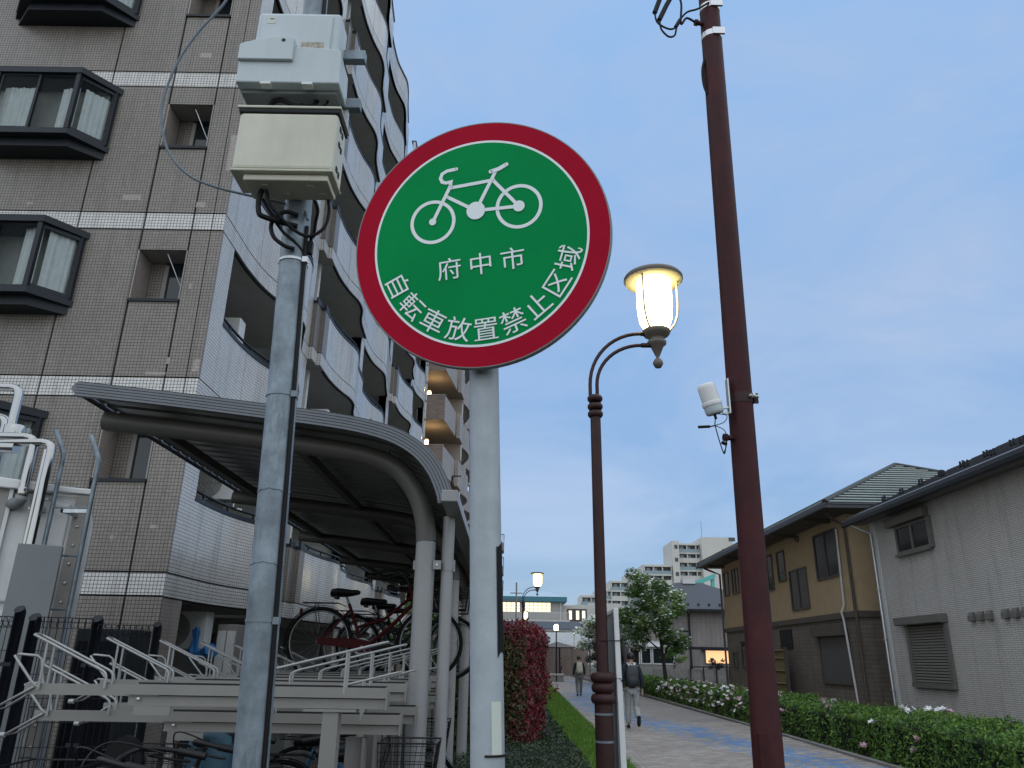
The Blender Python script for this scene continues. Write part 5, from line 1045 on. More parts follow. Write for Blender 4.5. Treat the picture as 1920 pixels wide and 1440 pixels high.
# ================================================================ two-tier bicycle rack
rk = thing('bicycle_rack', 'two tier grey steel bicycle rack with sliding upper rails under the shelter', 'bicycle rack', (-.85, 4.1, 0))
NR = 13
for i in range(NR):
    y = 4.1 + .37 * i; hi_ = i % 2 == 0; zt = 1.452 if hi_ else 1.305; xl, xr = (-1.875, -.598) if hi_ else (-1.83, -.572)
    m = 'rack_paint'
    q = MB(); h = .018
    q.prism([(xl + .04, y - .035, zt), (xl, y - .035, zt - .042), (xl, y - .035, zt - .048), (xr, y - .035, zt - .048), (xr, y - .035, zt)], (0, .012, 0)); q.box(xl, y - .016, zt - .098, xr, y - .008, zt - .048); q.box(xl, y + .03, zt - .098, xr, y + .042, zt); q.box(xl, y - .02, zt - .098, xr, y + .03, zt - .09)
    q.box(xr - .001, y - .037, zt - .10, xr + .008, y - .027, zt + .006); q.box(xr - .001, y + .03, zt - .10, xr + .008, y + .042, zt + .006)
    ra = q.build('rail', m, rk); q = MB(); q.box(xl + .02, y + .0265, zt - .02, xr - .004, y + .0295, zt + .0075); q.box(xl, y - .017, zt - .0535, xr, y - .0155, zt - .0475); q.build('rail_shadow_strip', 'joint', ra)  # dark strips paint the shade inside the rear lip and under the ledge
    q = MB(); x0_ = xl - .52 if hi_ else xl - .70
    q.box(x0_, y - .024, zt - .055, xl + .15, y - .016, zt - .004); q.box(x0_, y + .016, zt - .055, xl + .15, y + .024, zt - .004); q.box(x0_, y - .016, zt - .055, xl + .15, y + .016, zt - .05); q.build('sliding_tray', m, ra)
    q = MB(); q.lathe([(.009, 0), (.007, .006), (0, .007)], (xl + .055, y - .029, zt - .068), 10, axis=(0, -1, 0)); q.build('bolt', 'galv_light', ra)
    q = MB(); q.box(xl + .04 if hi_ else xl + .05, y - .03, zt - .140, xl + .22, y - .02, zt - .10); q.build('stop_plate', m, ra)
    # loops at the outer end, wheel guides
    q = MB(); r = .0066; a = x0_
    q.tube([(a + .06, y - .02, zt - .02), (a + .03, y - .02, zt), (a - .085, y - .02, zt + .125), (a - .075, y, zt + .132), (a + .01, y + .01, zt + .125), (a + .03, y + .02, zt + .11), (a + .065, y + .02, zt - .02)], r, 7)
    q.tube([(a + .05, y - .03, zt - .02), (a - .12, y - .05, zt - .125), (a - .12, y + .05, zt - .125), (a + .05, y + .03, zt - .02)], r, 7); q.tube([(a - .115, y - .05, zt - .125), (a - .145, y - .05, zt - .125)], .014, 7); q.build('end_loop', 'rack_bar', ra)
    q = MB()
    for d in (-.035, .035):
        q.tube(spline([(a + .40, y + d, zt - .02), (a + .40, y + d, zt + .03), (a + .385, y + d, zt + .055), (a + .35, y + d, zt + .072)], 3) + [(a + .0, y + d, zt + .225)], r, 7); q.tube([(a + .075, y + d, zt + .195), (a + .075, y + d, zt - .03)], r, 7)
    q.tube([(a + .0, y - .035, zt + .225), (a - .008, y, zt + .229), (a + .0, y + .035, zt + .225)], r, 7); q.build('wheel_guide', 'rack_bar', ra)
    q = MB(); c_ = xr - .68
    for d in (-.03, .03):
        q.tube(spline([(c_, y + d, zt - .02), (c_, y + d, zt + .03), (c_ + .015, y + d, zt + .052), (c_ + .05, y + d, zt + .066)], 3) + [(c_ + .66, y + d, zt + .215)], r, 7); q.tube([(c_ + .47, y + d, zt + .17), (c_ + .47, y + d, zt - .03)], r, 7)
    q.tube([(c_ + .66, y - .03, zt + .215), (c_ + .668, y, zt + .217), (c_ + .66, y + .03, zt + .215)], r, 7); q.build('wheel_guide', 'rack_bar', ra)
    if hi_:
        q = MB(); q.box(-.905, y - .03, 0, -.825, y + .05, zt - .112); q.build('leg', m, rk, bevel=.004); q = MB(); q.box(-1.0, y - .04, zt - .112, -.74, y + .04, zt - .10); q.build('bracket', m, ra)
        q = MB(); q.box(-2.25, y - .03, 0, -2.19, y + .03, .0 + (1.2 if i else .9)) if i > 2 else None
        if i > 2: q.build('leg', m, rk)
    if i > 0:
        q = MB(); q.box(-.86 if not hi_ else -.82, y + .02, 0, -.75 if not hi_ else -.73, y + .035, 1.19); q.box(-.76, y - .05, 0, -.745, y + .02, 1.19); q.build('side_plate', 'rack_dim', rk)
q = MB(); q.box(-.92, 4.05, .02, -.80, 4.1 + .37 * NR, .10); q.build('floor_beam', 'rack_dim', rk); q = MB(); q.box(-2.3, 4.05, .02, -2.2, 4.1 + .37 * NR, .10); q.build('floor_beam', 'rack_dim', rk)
# ================================================================ bicycles (front towards +x, tyres on z = 0)
def bicycle(frame_m, label, basket=True, guard=True):
    t = thing('bicycle', label, 'bicycle', (0, 0, 0), 'bicycles on and under the rack')
    WR_ = .335; XR, XF = -.54, .56
    for x in (XR, XF):
        q = MB(); q.tube([(x + (WR_ - .018) * math.cos(a), 0, WR_ + (WR_ - .018) * math.sin(a)) for a in np.linspace(0, 2 * math.pi, 41)[:-1]], .0185, 8, closed=True); w = q.build('wheel', 'tyre', t)
        q = MB(); q.tube([(x + .292 * math.cos(a), 0, WR_ + .292 * math.sin(a)) for a in np.linspace(0, 2 * math.pi, 33)[:-1]], .010, 6, closed=True); q.build('rim', 'bike_silver', w)
        q = MB()
        for i in range(24): a = 2 * math.pi * i / 24; d = .03 * (1 if i % 2 else -1); q.tube([(x + .02 * math.cos(a + .9), d, WR_ + .02 * math.sin(a + .9)), (x + .29 * math.cos(a), 0, WR_ + .29 * math.sin(a))], .0014, 3, caps=False)
        q.tube([(x, -.05, WR_), (x, .05, WR_)], .018, 8); q.build('spokes', 'bike_silver', w)
        q = MB(); rows = []; a0, a1 = ((20, 200) if x < 0 else (35, 185))
        for a in np.linspace(math.radians(a0), math.radians(a1), 18): rows.append([(x + (.352 - .006 * abs(d)) * math.cos(a), d * .027, WR_ + (.352 - .006 * abs(d)) * math.sin(a)) for d in (-1, -.4, .4, 1)])
        q.grid(rows); q.build('mudguard', 'bike_black' if x < 0 else frame_m, t)
    BBx, SEAT, HEAD = V((-.10, 0, .29)), V((-.27, 0, .70)), V((.36, 0, .80))
    q = MB(); q.tube([BBx, SEAT], .0165, 10); q.tube([V((.40, 0, .69)), HEAD + V((-.03, 0, .08))], .019, 10)
    q.tube([V((.385, 0, .72)), V((.18, 0, .50)), V((-.02, 0, .33)), BBx], .020, 10); q.tube([V((.36, 0, .78)), V((.10, 0, .56)), V((-.18, 0, .47))], .0155, 10)
    for d in (-.055, .055): q.tube([BBx + V((0, d * .5, 0)), V((XR, d, WR_))], .0095, 8); q.tube([V((-.25, d * .4, .64)), V((XR, d, WR_))], .0075, 8)
    q.build('frame', frame_m, t)
    q = MB()
    for d in (-.05, .05): q.tube([V((.41, d * .6, .69)), V((.45, d, .60)), V((.51, d, .45)), V((XF, d, WR_))], .0115, 8)
    q.tube([V((.41, -.03, .69)), V((.41, .03, .69))], .014, 8); q.build('fork', frame_m, t)
    q = MB(); q.tube([V((.33, 0, .86)), V((.315, 0, .92)), V((.29, 0, .98))], .0125, 8)
    for s_ in (-1, 1): q.tube(spline([(.29, 0, .98), (.31, s_ * .08, .995), (.27, s_ * .20, 1.02), (.14, s_ * .265, 1.005), (.02, s_ * .27, .985)], 5), .0115, 8)
    hb = q.build('handlebar', 'bike_black', t)
    q = MB()
    for s_ in (-1, 1): q.tube([(.13, s_ * .266, 1.004), (.0, s_ * .272, .982)], .0175, 10); q.tube(spline([(.2, s_ * .22, .995), (.26, s_ * .25, .985), (.16, s_ * .29, .965), (.08, s_ * .30, .955)], 4), .006, 6)
    q.tube(spline([(.16, .2, 1.0), (.38, .16, 1.06), (.44, .05, .98), (.40, .02, .80)], 5), .004, 5); q.tube(spline([(.16, -.2, 1.0), (.40, -.14, 1.05), (.46, -.03, .95), (.41, -.02, .76)], 5), .004, 5); q.build('grips_and_levers', 'bike_black', hb)
    q = MB(); q.tube([SEAT - V((-.02, 0, .05)), V((-.31, 0, .79))], .0125, 8); q.build('seat_post', 'bike_silver', t)
    q = MB()
    sec = [(-.455, .075, .80, .035), (-.44, .105, .82, .055), (-.38, .11, .825, .06), (-.31, .085, .82, .055), (-.25, .045, .818, .045), (-.19, .028, .822, .035), (-.165, .012, .815, .02)]
    rows = [[(x, w * math.cos(a), z + (h * .45 if math.sin(a) > 0 else h) * math.sin(a)) for a in np.linspace(0, 2 * math.pi, 15)[:-1]] for x, w, z, h in sec]; q.grid(rows, closed=True); q.face(rows[0][::-1]); q.face(rows[-1])
    for s_ in (-.04, .04): q.lathe([(.02, .745), (.022, .77), (.02, .795)], (-.40, s_, 0), 8)
    q.build('saddle', 'bike_black', t)
    q = MB(); z = .705
    for d in (-.055, 0, .055): q.tube([(-.72, d, z), (-.38, d * .7, z), (-.30, d * .3, z - .03)], .005, 6)
    q.tube([(-.72, -.06, z), (-.74, 0, z), (-.72, .06, z)], .006, 6); q.tube([(-.50, -.06, z), (-.50, .06, z)], .005, 6)
    for d in (-.06, .06): q.tube([(-.60, d, z), (XR, d, WR_ + .02)], .0045, 6)
    q.build('carrier', 'bike_black', t)
    q = MB(); q.lathe([(.085, -.004), (.092, 0), (.085, .004)], (BBx.x, -.045, BBx.z), 24, axis=(0, -1, 0)); q.tube([(BBx.x, -.065, BBx.z), (BBx.x, .065, BBx.z)], .014, 8); q.tube([(BBx.x, -.06, BBx.z), (BBx.x + .11, -.065, BBx.z - .12)], .009, 6); q.tube([(BBx.x, .06, BBx.z), (BBx.x - .11, .065, BBx.z + .12)], .009, 6)
    ck = q.build('crank', 'bike_silver', t); q = MB(); q.box(BBx.x + .07, -.17, BBx.z - .135, BBx.x + .15, -.075, BBx.z - .11); q.box(BBx.x - .15, .075, BBx.z + .11, BBx.x - .07, .17, BBx.z + .135); q.build('pedal', 'bike_black', ck)
    if guard:
        q = MB(); pts = [(-.55, -.052, .40), (-.12, -.052, .385), (-.03, -.052, .36), (-.0, -.052, .30), (-.03, -.052, .23), (-.12, -.052, .215), (-.20, -.052, .27), (-.55, -.052, .315)]; q.prism([(x, y, .30 + (z - .30) * .75) for x, y, z in pts], (0, -.012, 0)); q.build('chain_guard', frame_m, t, bevel=.004)
    q = MB(); q.tube([(XR, .07, WR_ - .02), (XR - .05, .10, .03), (XR - .10, .14, .02)], .008, 6); q.build('kickstand', 'bike_silver', t)
    q = MB(); q.obox((-.745, 0, .62), (.012, 0, 0), (0, .022, 0), (0, 0, .028)); q.build('reflector', 'bike_red', t)
    if basket:
        q = MB(); bx0, bx1, bw0, bw1, z0, z1 = .42, .72, .12, .17, .73, .97
        def bp(u, v_, w_): return V((bx0 + (bx1 - bx0) * u + (.03 * w_ if u > .5 else -.01 * w_), (bw0 + (bw1 - bw0) * w_) * (2 * v_ - 1), z0 + (z1 - z0) * w_))
        ringp = lambda w_: [bp(0, 0, w_), bp(1, 0, w_), bp(1, 1, w_), bp(0, 1, w_)]
        for w_ in (0, .2, .4, .6, .8, 1): q.tube(ringp(w_), .0022 if 0 < w_ < 1 else .005, 4, closed=True, sm=False)
        for i in range(9):
            u = i / 8
            for v_ in (0, 1): q.tube([bp(u, v_, 0), bp(u, v_, 1)], .0018, 3, caps=False)
            for u_ in (0, 1): q.tube([bp(u_, u, 0), bp(u_, u, 1)], .0018, 3, caps=False)
            q.tube([bp(u, 0, 0), bp(u, 1, 0)], .0018, 3, caps=False)
        q.build('basket', 'bike_black', t)
        q = MB(); q.tube([(.46, 0, .72), (.47, 0, .60)], .008, 6); q.lathe([(.02, 0), (.035, .03), (.037, .06), (.0, .065)], (.45, 0, .68), 12, axis=(1, 0, 0)); q.build('headlight', 'bike_silver', t)
    return t
bk1 = bicycle('bike_red', 'dark red city bicycle with black saddle standing on the upper tier of the rack')
def place_bike(o, x, y, z, rz=0, label=None, swap=None):
    c = copy_tree(o); c.location = (x, y, z); c.rotation_euler = (0, 0, math.radians(rz))
    if label: c['label'] = label
    if swap:
        for ch in kids(c):
            for g in [ch] + kids(ch):
                ms = [m.name for m in g.data.materials]
                if 'bike_red' in ms:
                    g.data = g.data.copy()
                    for i, n_ in enumerate(ms):
                        if n_ == 'bike_red': g.data.materials[i] = MATS[swap]
    return c
place_bike(bk1, -1.20, 8.9, 1.37, 0, 'black bicycle with low saddle on the upper tier, just behind the dark red bicycle', 'bike_black')
place_bike(bk1, -1.25, 11.1, 1.40, 0, 'grey bicycle far back on the upper tier, seen between the shelter columns', 'bag_grey')
place_bike(bk1, -1.22, 9.8, 1.38, 0, 'dark bicycle on the upper tier, third from the front and partly behind the first column', 'bike_black')
LOW = [(-1.42, 3.72, 180, 'bike_black', 'black bicycle with wire front basket below the foremost rack rail'), (-1.30, 4.45, 180, 'bike_silver', 'bicycle under the second rack rail, its wire basket facing the mesh fence'), (-1.15, 5.0, 0, 'bike_silver', 'silver bicycle under the rack with its wire basket beside the rack leg'), (-1.45, 5.7, 180, 'bike_black', 'dark bicycle deep under the rack, beyond the silver one'), (-1.2, 6.6, 0, 'bag_grey', 'grey bicycle deep under the rack near the first column'), (-1.3, 7.6, 180, 'bike_blue', 'blue bicycle deep under the rack, furthest in')]
for x, y, rz, sw, lb in LOW: place_bike(bk1, x, y, 0.16, rz, lb, sw)
bk1.location = (-1.34, 8.0, 1.395)
# covered saddle, child seat and blue bag in the lower tier
cs = thing('child_seat', 'black moulded child seat with oval opening in its back, on a bicycle under the rack', 'child seat', (-1.95, 4.3, .8))
q = MB(); pts = []
for a in np.linspace(0, 2 * math.pi, 28): pts.append((a, -1.93 + .10 * math.cos(a), 1.06 + .14 * math.sin(a), -1.90 + .035 * math.cos(a), 1.07 + .06 * math.sin(a)))
for (a, x, z, xi, zi), (a2, x2, z2, xi2, zi2) in zip(pts, pts[1:]):
    for d in (0, .04): f_ = [(x, 4.25 + d, z), (x2, 4.25 + d, z2), (xi2, 4.25 + d, zi2), (xi, 4.25 + d, zi)]; q.face(f_ if d else f_[::-1])
    q.face([(x, 4.25, z), (x2, 4.25, z2), (x2, 4.29, z2), (x, 4.29, z)]); q.face([(xi, 4.29, zi), (xi2, 4.29, zi2), (xi2, 4.25, zi2), (xi, 4.25, zi)])
q.build('back', 'black_rubber', cs); q = MB(); q.box(-2.08, 4.2, .84, -1.72, 4.5, .92); q.build('seat', 'bag_grey', cs, bevel=.03)
sc2 = thing('saddle_cover', 'dark grey fabric cover pulled over a bicycle saddle under the front rack rail', 'saddle cover', (-1.62, 3.95, 1.0))
q = MB(); sec = [(-1.88, .03, .985, .02), (-1.82, .08, 1.0, .05), (-1.72, .115, 1.01, .07), (-1.62, .12, 1.025, .075), (-1.52, .09, 1.04, .06), (-1.44, .04, 1.05, .035)]; rows = [[(x, 3.9 + w * math.cos(a) * (1 + .1 * math.sin(5 * a + x * 20)), z + h * math.sin(a)) for a in np.linspace(0, 2 * math.pi, 19)[:-1]] for x, w, z, h in sec]; q.grid(rows, closed=True); q.face(rows[0][::-1]); q.face(rows[-1]); q.build('cover', 'bag_grey', sc2)
bl_ = thing('bag', 'dusty blue bag hanging in the lower tier, left of the galvanised pole', 'bag', (-1.62, 4.6, 1.0)); q = MB(); sec = [(.86, .10, .08), (.95, .13, .10), (1.08, .13, .10), (1.17, .11, .08), (1.20, .05, .04)]; rows = [[(-1.62 + w * math.cos(a), 4.6 + d * math.sin(a), z) for a in np.linspace(0, 2 * math.pi, 17)[:-1]] for z, w, d in sec]; q.grid(rows, closed=True); q.face(rows[-1]); q.face(rows[0][::-1]); q.build('body', 'teal_bag', bl_)

# ================================================================ water tank, pipes and ladder
tk = thing('water_tank', 'white panelled water tank with bolted flanges behind the mesh fence', 'tank', (-3.66, 6.62, 0))
q = MB(); q.box(-6.5, 6.62, .0, -3.66, 8.6, 2.86); q.build('body', 'tank_panel', tk)
for (xa, xb) in ((-6.4, -5.42), (-5.28, -4.40), (-4.24, -3.80)):
    for (za, zb2) in ((.02, .92), (1.0, 1.9), (1.96, 2.80)): q = MB(); q.box(xa, 6.595, za, xb, 6.63, zb2); q.build('panel', 'tank_panel', tk, bevel=.02)
for x0, x1 in ((-5.42, -5.28), (-4.40, -4.27), (-3.775, -3.68)):
    q = MB(); q.box(x0, 6.56, 0, x1, 6.62, 2.87); fl = q.build('flange', 'tank_flange', tk)
    for i in range(18): q = MB(); q.lathe([(.013, 0), (.013, .01), (.006, .014)], ((x0 + x1) / 2, 6.56, .12 + i * .155), 6, axis=(0, -1, 0)); q.build('bolt', 'galv_light', fl)
q = MB(); q.box(-4.265, 6.54, 0, -4.235, 6.62, 2.87); q.build('edge_strip', 'white_plastic', tk)
q = MB(); q.prism([(-6.5, 6.5, 2.865), (-3.95, 6.5, 2.865), (-3.95, 6.5, 2.93), (-6.5, 6.5, 3.05)], (0, 1.6, 0)); q.box(-4.0, 6.55, 2.88, -3.66, 6.7, 2.93); q.build('top_cover', 'tank_panel', tk, bevel=.01)
q = MB(); q.box(-4.08, 6.14, 0, -3.775, 6.30, 2.385); q.build('pipe_duct', 'conduit_grey', tk, bevel=.004)
tk.rotation_euler = (0, 0, math.radians(27))
pp = thing('pipework', 'shiny metal clad pipes bending over the white tank', 'pipes', (-4.1, 6.25, 2.4))
def bend(pts, r=.085):
    o = [V(pts[0])]
    for a, b_, c in zip(pts, pts[1:], pts[2:]):
        a, b_, c = V(a), V(b_), V(c); d0, d1 = (a - b_).normalized() * r, (c - b_).normalized() * r
        for i in range(4): t = i / 3; o.append((b_ + d0).lerp(b_, t).lerp(b_.lerp(b_ + d1, t), t))
    return o + [V(pts[-1])]
q = MB(); q.tube(bend([(-6.2, 6.30, 3.765), (-4.30, 6.30, 3.765), (-4.30, 6.30, 3.36)]), .036, 16); q.lathe([(.075, 3.30), (.085, 3.31), (.085, 3.42), (.075, 3.425)], (-4.275, 6.32, 0), 20); q.build('pipe', 'chrome', pp)
q = MB(); q.tube(bend([(-6.2, 6.24, 3.305), (-4.03, 6.24, 3.305), (-4.03, 6.24, 2.80)]), .036, 16); q.lathe([(.04, 2.80), (.043, 2.81), (.043, 2.86), (.04, 2.87)], (-4.03, 6.24, 0), 16); q.build('pipe', 'chrome', pp)
q = MB(); q.tube(bend([(-4.03, 6.24, 2.80), (-4.03, 6.24, 2.745), (-4.15, 6.3, 2.745), (-4.22, 6.62, 2.745)], .06), .047, 16); q.lathe([(.065, 0), (.065, .02)], (-4.22, 6.60, 2.745), 16, axis=(0, -1, 0)); q.build('elbow', 'conduit_grey', pp)
q = MB(); q.tube(bend([(-6.2, 6.36, 3.255), (-3.86, 6.22, 3.255), (-3.86, 6.22, 2.38)]), .034, 16); q.tube([(-3.92, 6.25, 3.2), (-3.92, 6.25, 2.38)], .022, 12); q.build('pipe', 'chrome', pp)
q = MB(); q.tube(bend([(-6, 6.5, 3.60), (-4.42, 6.42, 3.52), (-4.45, 6.42, 3.0)]), .042, 16); q.build('pipe', 'chrome', pp)
q = MB(); q.tube([(-4.5, 6.25, 3.21), (-4.18, 6.25, 3.21)], .05, 14); q.build('valve', 'chrome', pp)
q = MB(); q.box(-4.0, 6.3, 2.78, -3.84, 6.36, 2.80); q.box(-3.98, 6.28, 2.70, -3.9, 6.34, 2.72); q.box(-3.96, 6.35, 2.7, -3.93, 6.6, 2.74); q.build('bracket', 'galv_light', pp)
ld = thing('ladder', 'galvanised ladder with curved rails against the white tank', 'ladder', (-3.6, 6.3, 0))
for d, dz in ((-.155, .07), (.155, 0)):
    q = MB(); x = -3.64 + d
    q.tube(spline([(x - .115, 6.3, 3.34 + dz * .6), (x - .05, 6.3, 3.22 + dz * .6), (x - .005, 6.3, 3.12 + dz * .6), (x, 6.3, 3.0 + dz * .6), (x, 6.3, 2.8)], 5) + [(x, 6.3, 0)], .0185, 10); q.build('rail', 'galv', ld)
for z in (.5, .85, 1.2, 1.55, 1.91, 2.33, 2.72): q = MB(); q.tube([(-3.795, 6.3, z), (-3.485, 6.3, z)], .008, 8); q.build('rung', 'galv', ld)
q = MB(); q.box(-3.72, 6.3, 2.68, -3.485, 6.34, 2.72); q.box(-3.72, 6.3, 2.68, -3.70, 6.6, 2.71); q.build('bracket', 'galv_light', ld)

# ================================================================ mesh fence
fe = thing('mesh_fence', 'dark navy welded mesh fence with rolled top in front of the water tank', 'fence', (-2.5, 5.5, 0))
def mesh_panel(x0, y0, x1, y1, zt):
    d = V((x1 - x0, y1 - y0, 0)); ln = d.length; d.normalize(); nrm = V((-d.y, d.x, 0)); q = MB(); n_ = int(ln / .04)
    A = V((x0, y0, 0))
    for i in range(n_ + 1):
        p = A + d * (ln * i / n_); r = .003
        q.tube([p + V((0, 0, .05)), p + V((0, 0, zt - .05)), p + nrm * -.035 + V((0, 0, zt - .01)), p + nrm * -.06 + V((0, 0, zt - .035)), p + nrm * -.05 + V((0, 0, zt - .07)), p + nrm * -.01 + V((0, 0, zt - .075))], r, 4, caps=False)
    for z in [zt - .04, zt - .08] + list(np.arange(.1, zt - .15, .15)): q.tube([A + V((0, 0, z)), A + d * ln + V((0, 0, z))], .0024, 4, caps=False)
    for o_ in (-.035, -.06): q.tube([A + nrm * o_ + V((0, 0, zt - .012)), A + nrm * o_ + d * ln + V((0, 0, zt - .012))], .0024, 4, caps=False)
    q.build('mesh_panel', 'navy_steel', fe, kind='stuff')
FP = [(-5.4, 5.5), (-3.38, 5.5), (-3.26, 5.52), (-2.92, 6.05), (-2.86, 6.10), (-2.63, 6.42)]
mesh_panel(-5.4, 5.5, -3.40, 5.5, 1.83); mesh_panel(-3.24, 5.5, -2.92, 5.62, 1.83); mesh_panel(-2.86, 5.62, -2.50, 5.68, 1.79)
for x, y, r, zt in ((-5.4, 5.5, .03, 1.86), (-3.365, 5.49, .035, 1.87), (-3.255, 5.50, .038, 1.82), (-2.885, 5.62, .037, 1.82), (-2.485, 5.68, .028, 1.79)):
    q = MB(); q.tube([(x, y, 0), (x, y, zt - .02), (x + .0, y - .02, zt)] if 1 else [], r, 14); q.build('post', 'navy_steel', fe)
for z in (1.5, 1.0, .5):
    q = MB(); q.box(-2.93, 5.585, z, -2.84, 5.60, z + .025); q.build('clip', 'navy_steel', fe)
    q = MB(); q.box(-3.40, 5.45, z, -3.33, 5.47, z + .025); q.build('clip', 'navy_steel', fe)
gt = thing('meter_cabinet', 'dark grey low cabinet half hidden behind the mesh fence by the building corner', 'cabinet', (-3.2, 8.5, 0)); q = MB(); q.box(-4.40, 8.2, 0, -3.86, 8.7, 1.82); q.build('body', 'bag_grey', gt, bevel=.01); q = MB(); q.box(-4.36, 8.18, .1, -3.9, 8.2, 1.7); q.build('door', 'navy_steel', gt)

# ================================================================ people
def skin_mesh(name, verts, edges, radii, m, parent, sub=2, root=0):
    me = bpy.data.meshes.new(name); me.from_pydata(verts, edges, []); o = bpy.data.objects.new(name, me); COL.objects.link(o); o.parent = parent; me.materials.append(MATS[m])
    k = o.modifiers.new('skin', 'SKIN'); k.use_smooth_shade = True
    for i, r in enumerate(radii): me.skin_vertices[0].data[i].radius = r if isinstance(r, tuple) else (r, r)
    me.skin_vertices[0].data[root].use_root = True
    s_ = o.modifiers.new('subsurf', 'SUBSURF'); s_.levels = sub; s_.render_levels = sub
    return o
def person(label, loc, head, pose, top='cloth_navy', legs='cloth_pale', bag='bag_grey', hood=None, sc=1.0, shoe='cloth_black', bagm=True, detail=True):
    t = thing('person', label, 'person', (0, 0, 0))
    (lk, la), (rk, ra) = pose['left'], pose['right']      # knee and ankle of each leg
    hp = .92; J = {}
    J['pel'] = (0, 0, hp); J['sp'] = (0, .01, 1.10); J['ch'] = (0, .0, 1.32); J['nk'] = (0, .005, 1.46); J['hd'] = (0, .025, 1.545); J['hd2'] = (0, .035, 1.62); J['cr'] = (0, .02, 1.675)
    for s_, kn, an, ar in ((-1, lk, la, pose['la']), (1, rk, ra, pose['ra'])):
        q_ = 'l' if s_ < 0 else 'r'
        J[q_ + 'hip'] = (s_ * .09, 0, .88); J[q_ + 'kn'] = kn; J[q_ + 'an'] = an; J[q_ + 'sh'] = (s_ * .175, -.01, 1.385); J[q_ + 'el'] = ar[0]; J[q_ + 'wr'] = ar[1]
    nm = list(J); ix = {n_: i for i, n_ in enumerate(nm)}; vs = [J[n_] for n_ in nm]
    rad = dict(pel=(.135, .10), sp=(.125, .095), ch=(.15, .10), nk=.052, hd=.068, hd2=.083, cr=.055, lhip=.088, rhip=.088, lkn=.054, rkn=.054, lan=.036, ran=.036, lsh=.062, rsh=.062, lel=.042, rel=.042, lwr=.027, rwr=.027)
    ed = [('pel', 'sp'), ('sp', 'ch'), ('ch', 'nk'), ('nk', 'hd'), ('hd', 'hd2'), ('hd2', 'cr')]
    for q_ in 'lr': ed += [('pel', q_ + 'hip'), (q_ + 'hip', q_ + 'kn'), (q_ + 'kn', q_ + 'an'), ('ch', q_ + 'sh'), (q_ + 'sh', q_ + 'el'), (q_ + 'el', q_ + 'wr')]
    E_ = [(ix[a], ix[c]) for a, c in ed]; R_ = [rad[n_] for n_ in nm]
    for q_, s_ in (('l', -1), ('r', 1)):      # hands: palm, four unequal bent fingers, a thumb from the side
        e_, w_ = V(J[q_ + 'el']), V(J[q_ + 'wr']); d = (w_ - e_).normalized(); side = V((0, 1, 0)); side = (side - d * side.dot(d)).normalized(); inw = V((-s_, 0, 0)); inw = (inw - d * inw.dot(d)).normalized()
        pm = w_ + d * .045; vs.append(tuple(pm)); R_.append((.032, .017)); pi_ = len(vs) - 1; E_.append((ix[q_ + 'wr'], pi_))
        pk_ = w_ + d * .085; vs.append(tuple(pk_)); R_.append((.036, .015)); pk_i = len(vs) - 1; E_.append((pi_, pk_i))
        for f_, (o_, l_) in enumerate(((.030, .066), (.010, .075), (-.010, .070), (-.029, .055))):
            b0 = w_ + d * .10 + side * o_; b1 = b0 + d * l_ * .55 + inw * .008; b2 = b1 + d * l_ * .35 + inw * .018; k0 = len(vs); vs += [tuple(b0), tuple(b1), tuple(b2)]; R_ += [.0098, .0088, .0075]; E_ += [(pk_i, k0), (k0, k0 + 1), (k0 + 1, k0 + 2)]
        b0 = w_ + d * .04 + side * .042 + inw * .008; b1 = b0 + d * .035 + side * .012 + inw * .01; k0 = len(vs); vs += [tuple(b0), tuple(b1)]; R_ += [.011, .009]; E_ += [(pi_, k0), (k0, k0 + 1)]
    bd = skin_mesh('body', vs, E_, R_, 'skin', t, 2, ix['pel'])
    # face on the side the person walks towards (+y)
    q = MB(); q.lathe([(.004, 0), (.014, .006), (.017, .018), (.006, .03)], (0, .105, 1.585), 8, axis=(0, .5, -.6)); q.build('nose', 'skin', t)
    for s_ in (-1, 1): q = MB(); q.lathe([(.001, 0), (.011, .002), (.011, .006), (.0, .009)], (s_ * .032, .098, 1.615), 8, axis=(0, 1, 0)); q.build('eye', 'hair', t)
    for s_ in (-1, 1): q = MB(); q.lathe([(.002, -.008), (.022, -.006), (.028, .004), (.014, .01)], (s_ * .083, .03, 1.60), 8, axis=(s_, -.3, 0)); q.build('ear', 'skin', t)
    q = MB(); rows = []
    for i, ph in enumerate(np.linspace(-.62, math.pi / 2, 9)):
        rows.append([(.096 * math.cos(ph) * math.cos(a) * (1 + .03 * math.sin(7 * a)), .018 + (.105 if math.sin(a) < 0 else .092) * math.cos(ph) * math.sin(a), max(1.635 + .105 * math.sin(ph), (1.655 if math.sin(a) > .35 else 1.56)) + .004 * math.sin(9 * a + i)) for a in np.linspace(0, 2 * math.pi, 25)[:-1]])
    q.grid(rows, closed=True); q.build('hair', 'hair', t)
    # jacket: torso, arms; trousers: legs with cuffs
    jv = [(0, 0, .87), (0, .01, 1.02), (0, .01, 1.16), (0, -.0, 1.32), (0, .0, 1.425)]; je = [(0, 1), (1, 2), (2, 3), (3, 4)]; jr = [(.165, .125), (.165, .125), (.16, .12), (.175, .125), (.085, .075)]
    for s_, q_ in ((-1, 'l'), (1, 'r')):
        b_ = len(jv); jv += [(s_ * .18, -.01, 1.375), tuple(V(J[q_ + 'sh']).lerp(V(J[q_ + 'el']), .5)), J[q_ + 'el'], tuple(V(J[q_ + 'el']).lerp(V(J[q_ + 'wr']), .55)), tuple(V(J[q_ + 'wr']) + (V(J[q_ + 'el']) - V(J[q_ + 'wr'])) * .05)]; jr += [.079, .068, .060, .054, .043]; je += [(3, b_), (b_, b_ + 1), (b_ + 1, b_ + 2), (b_ + 2, b_ + 3), (b_ + 3, b_ + 4)]
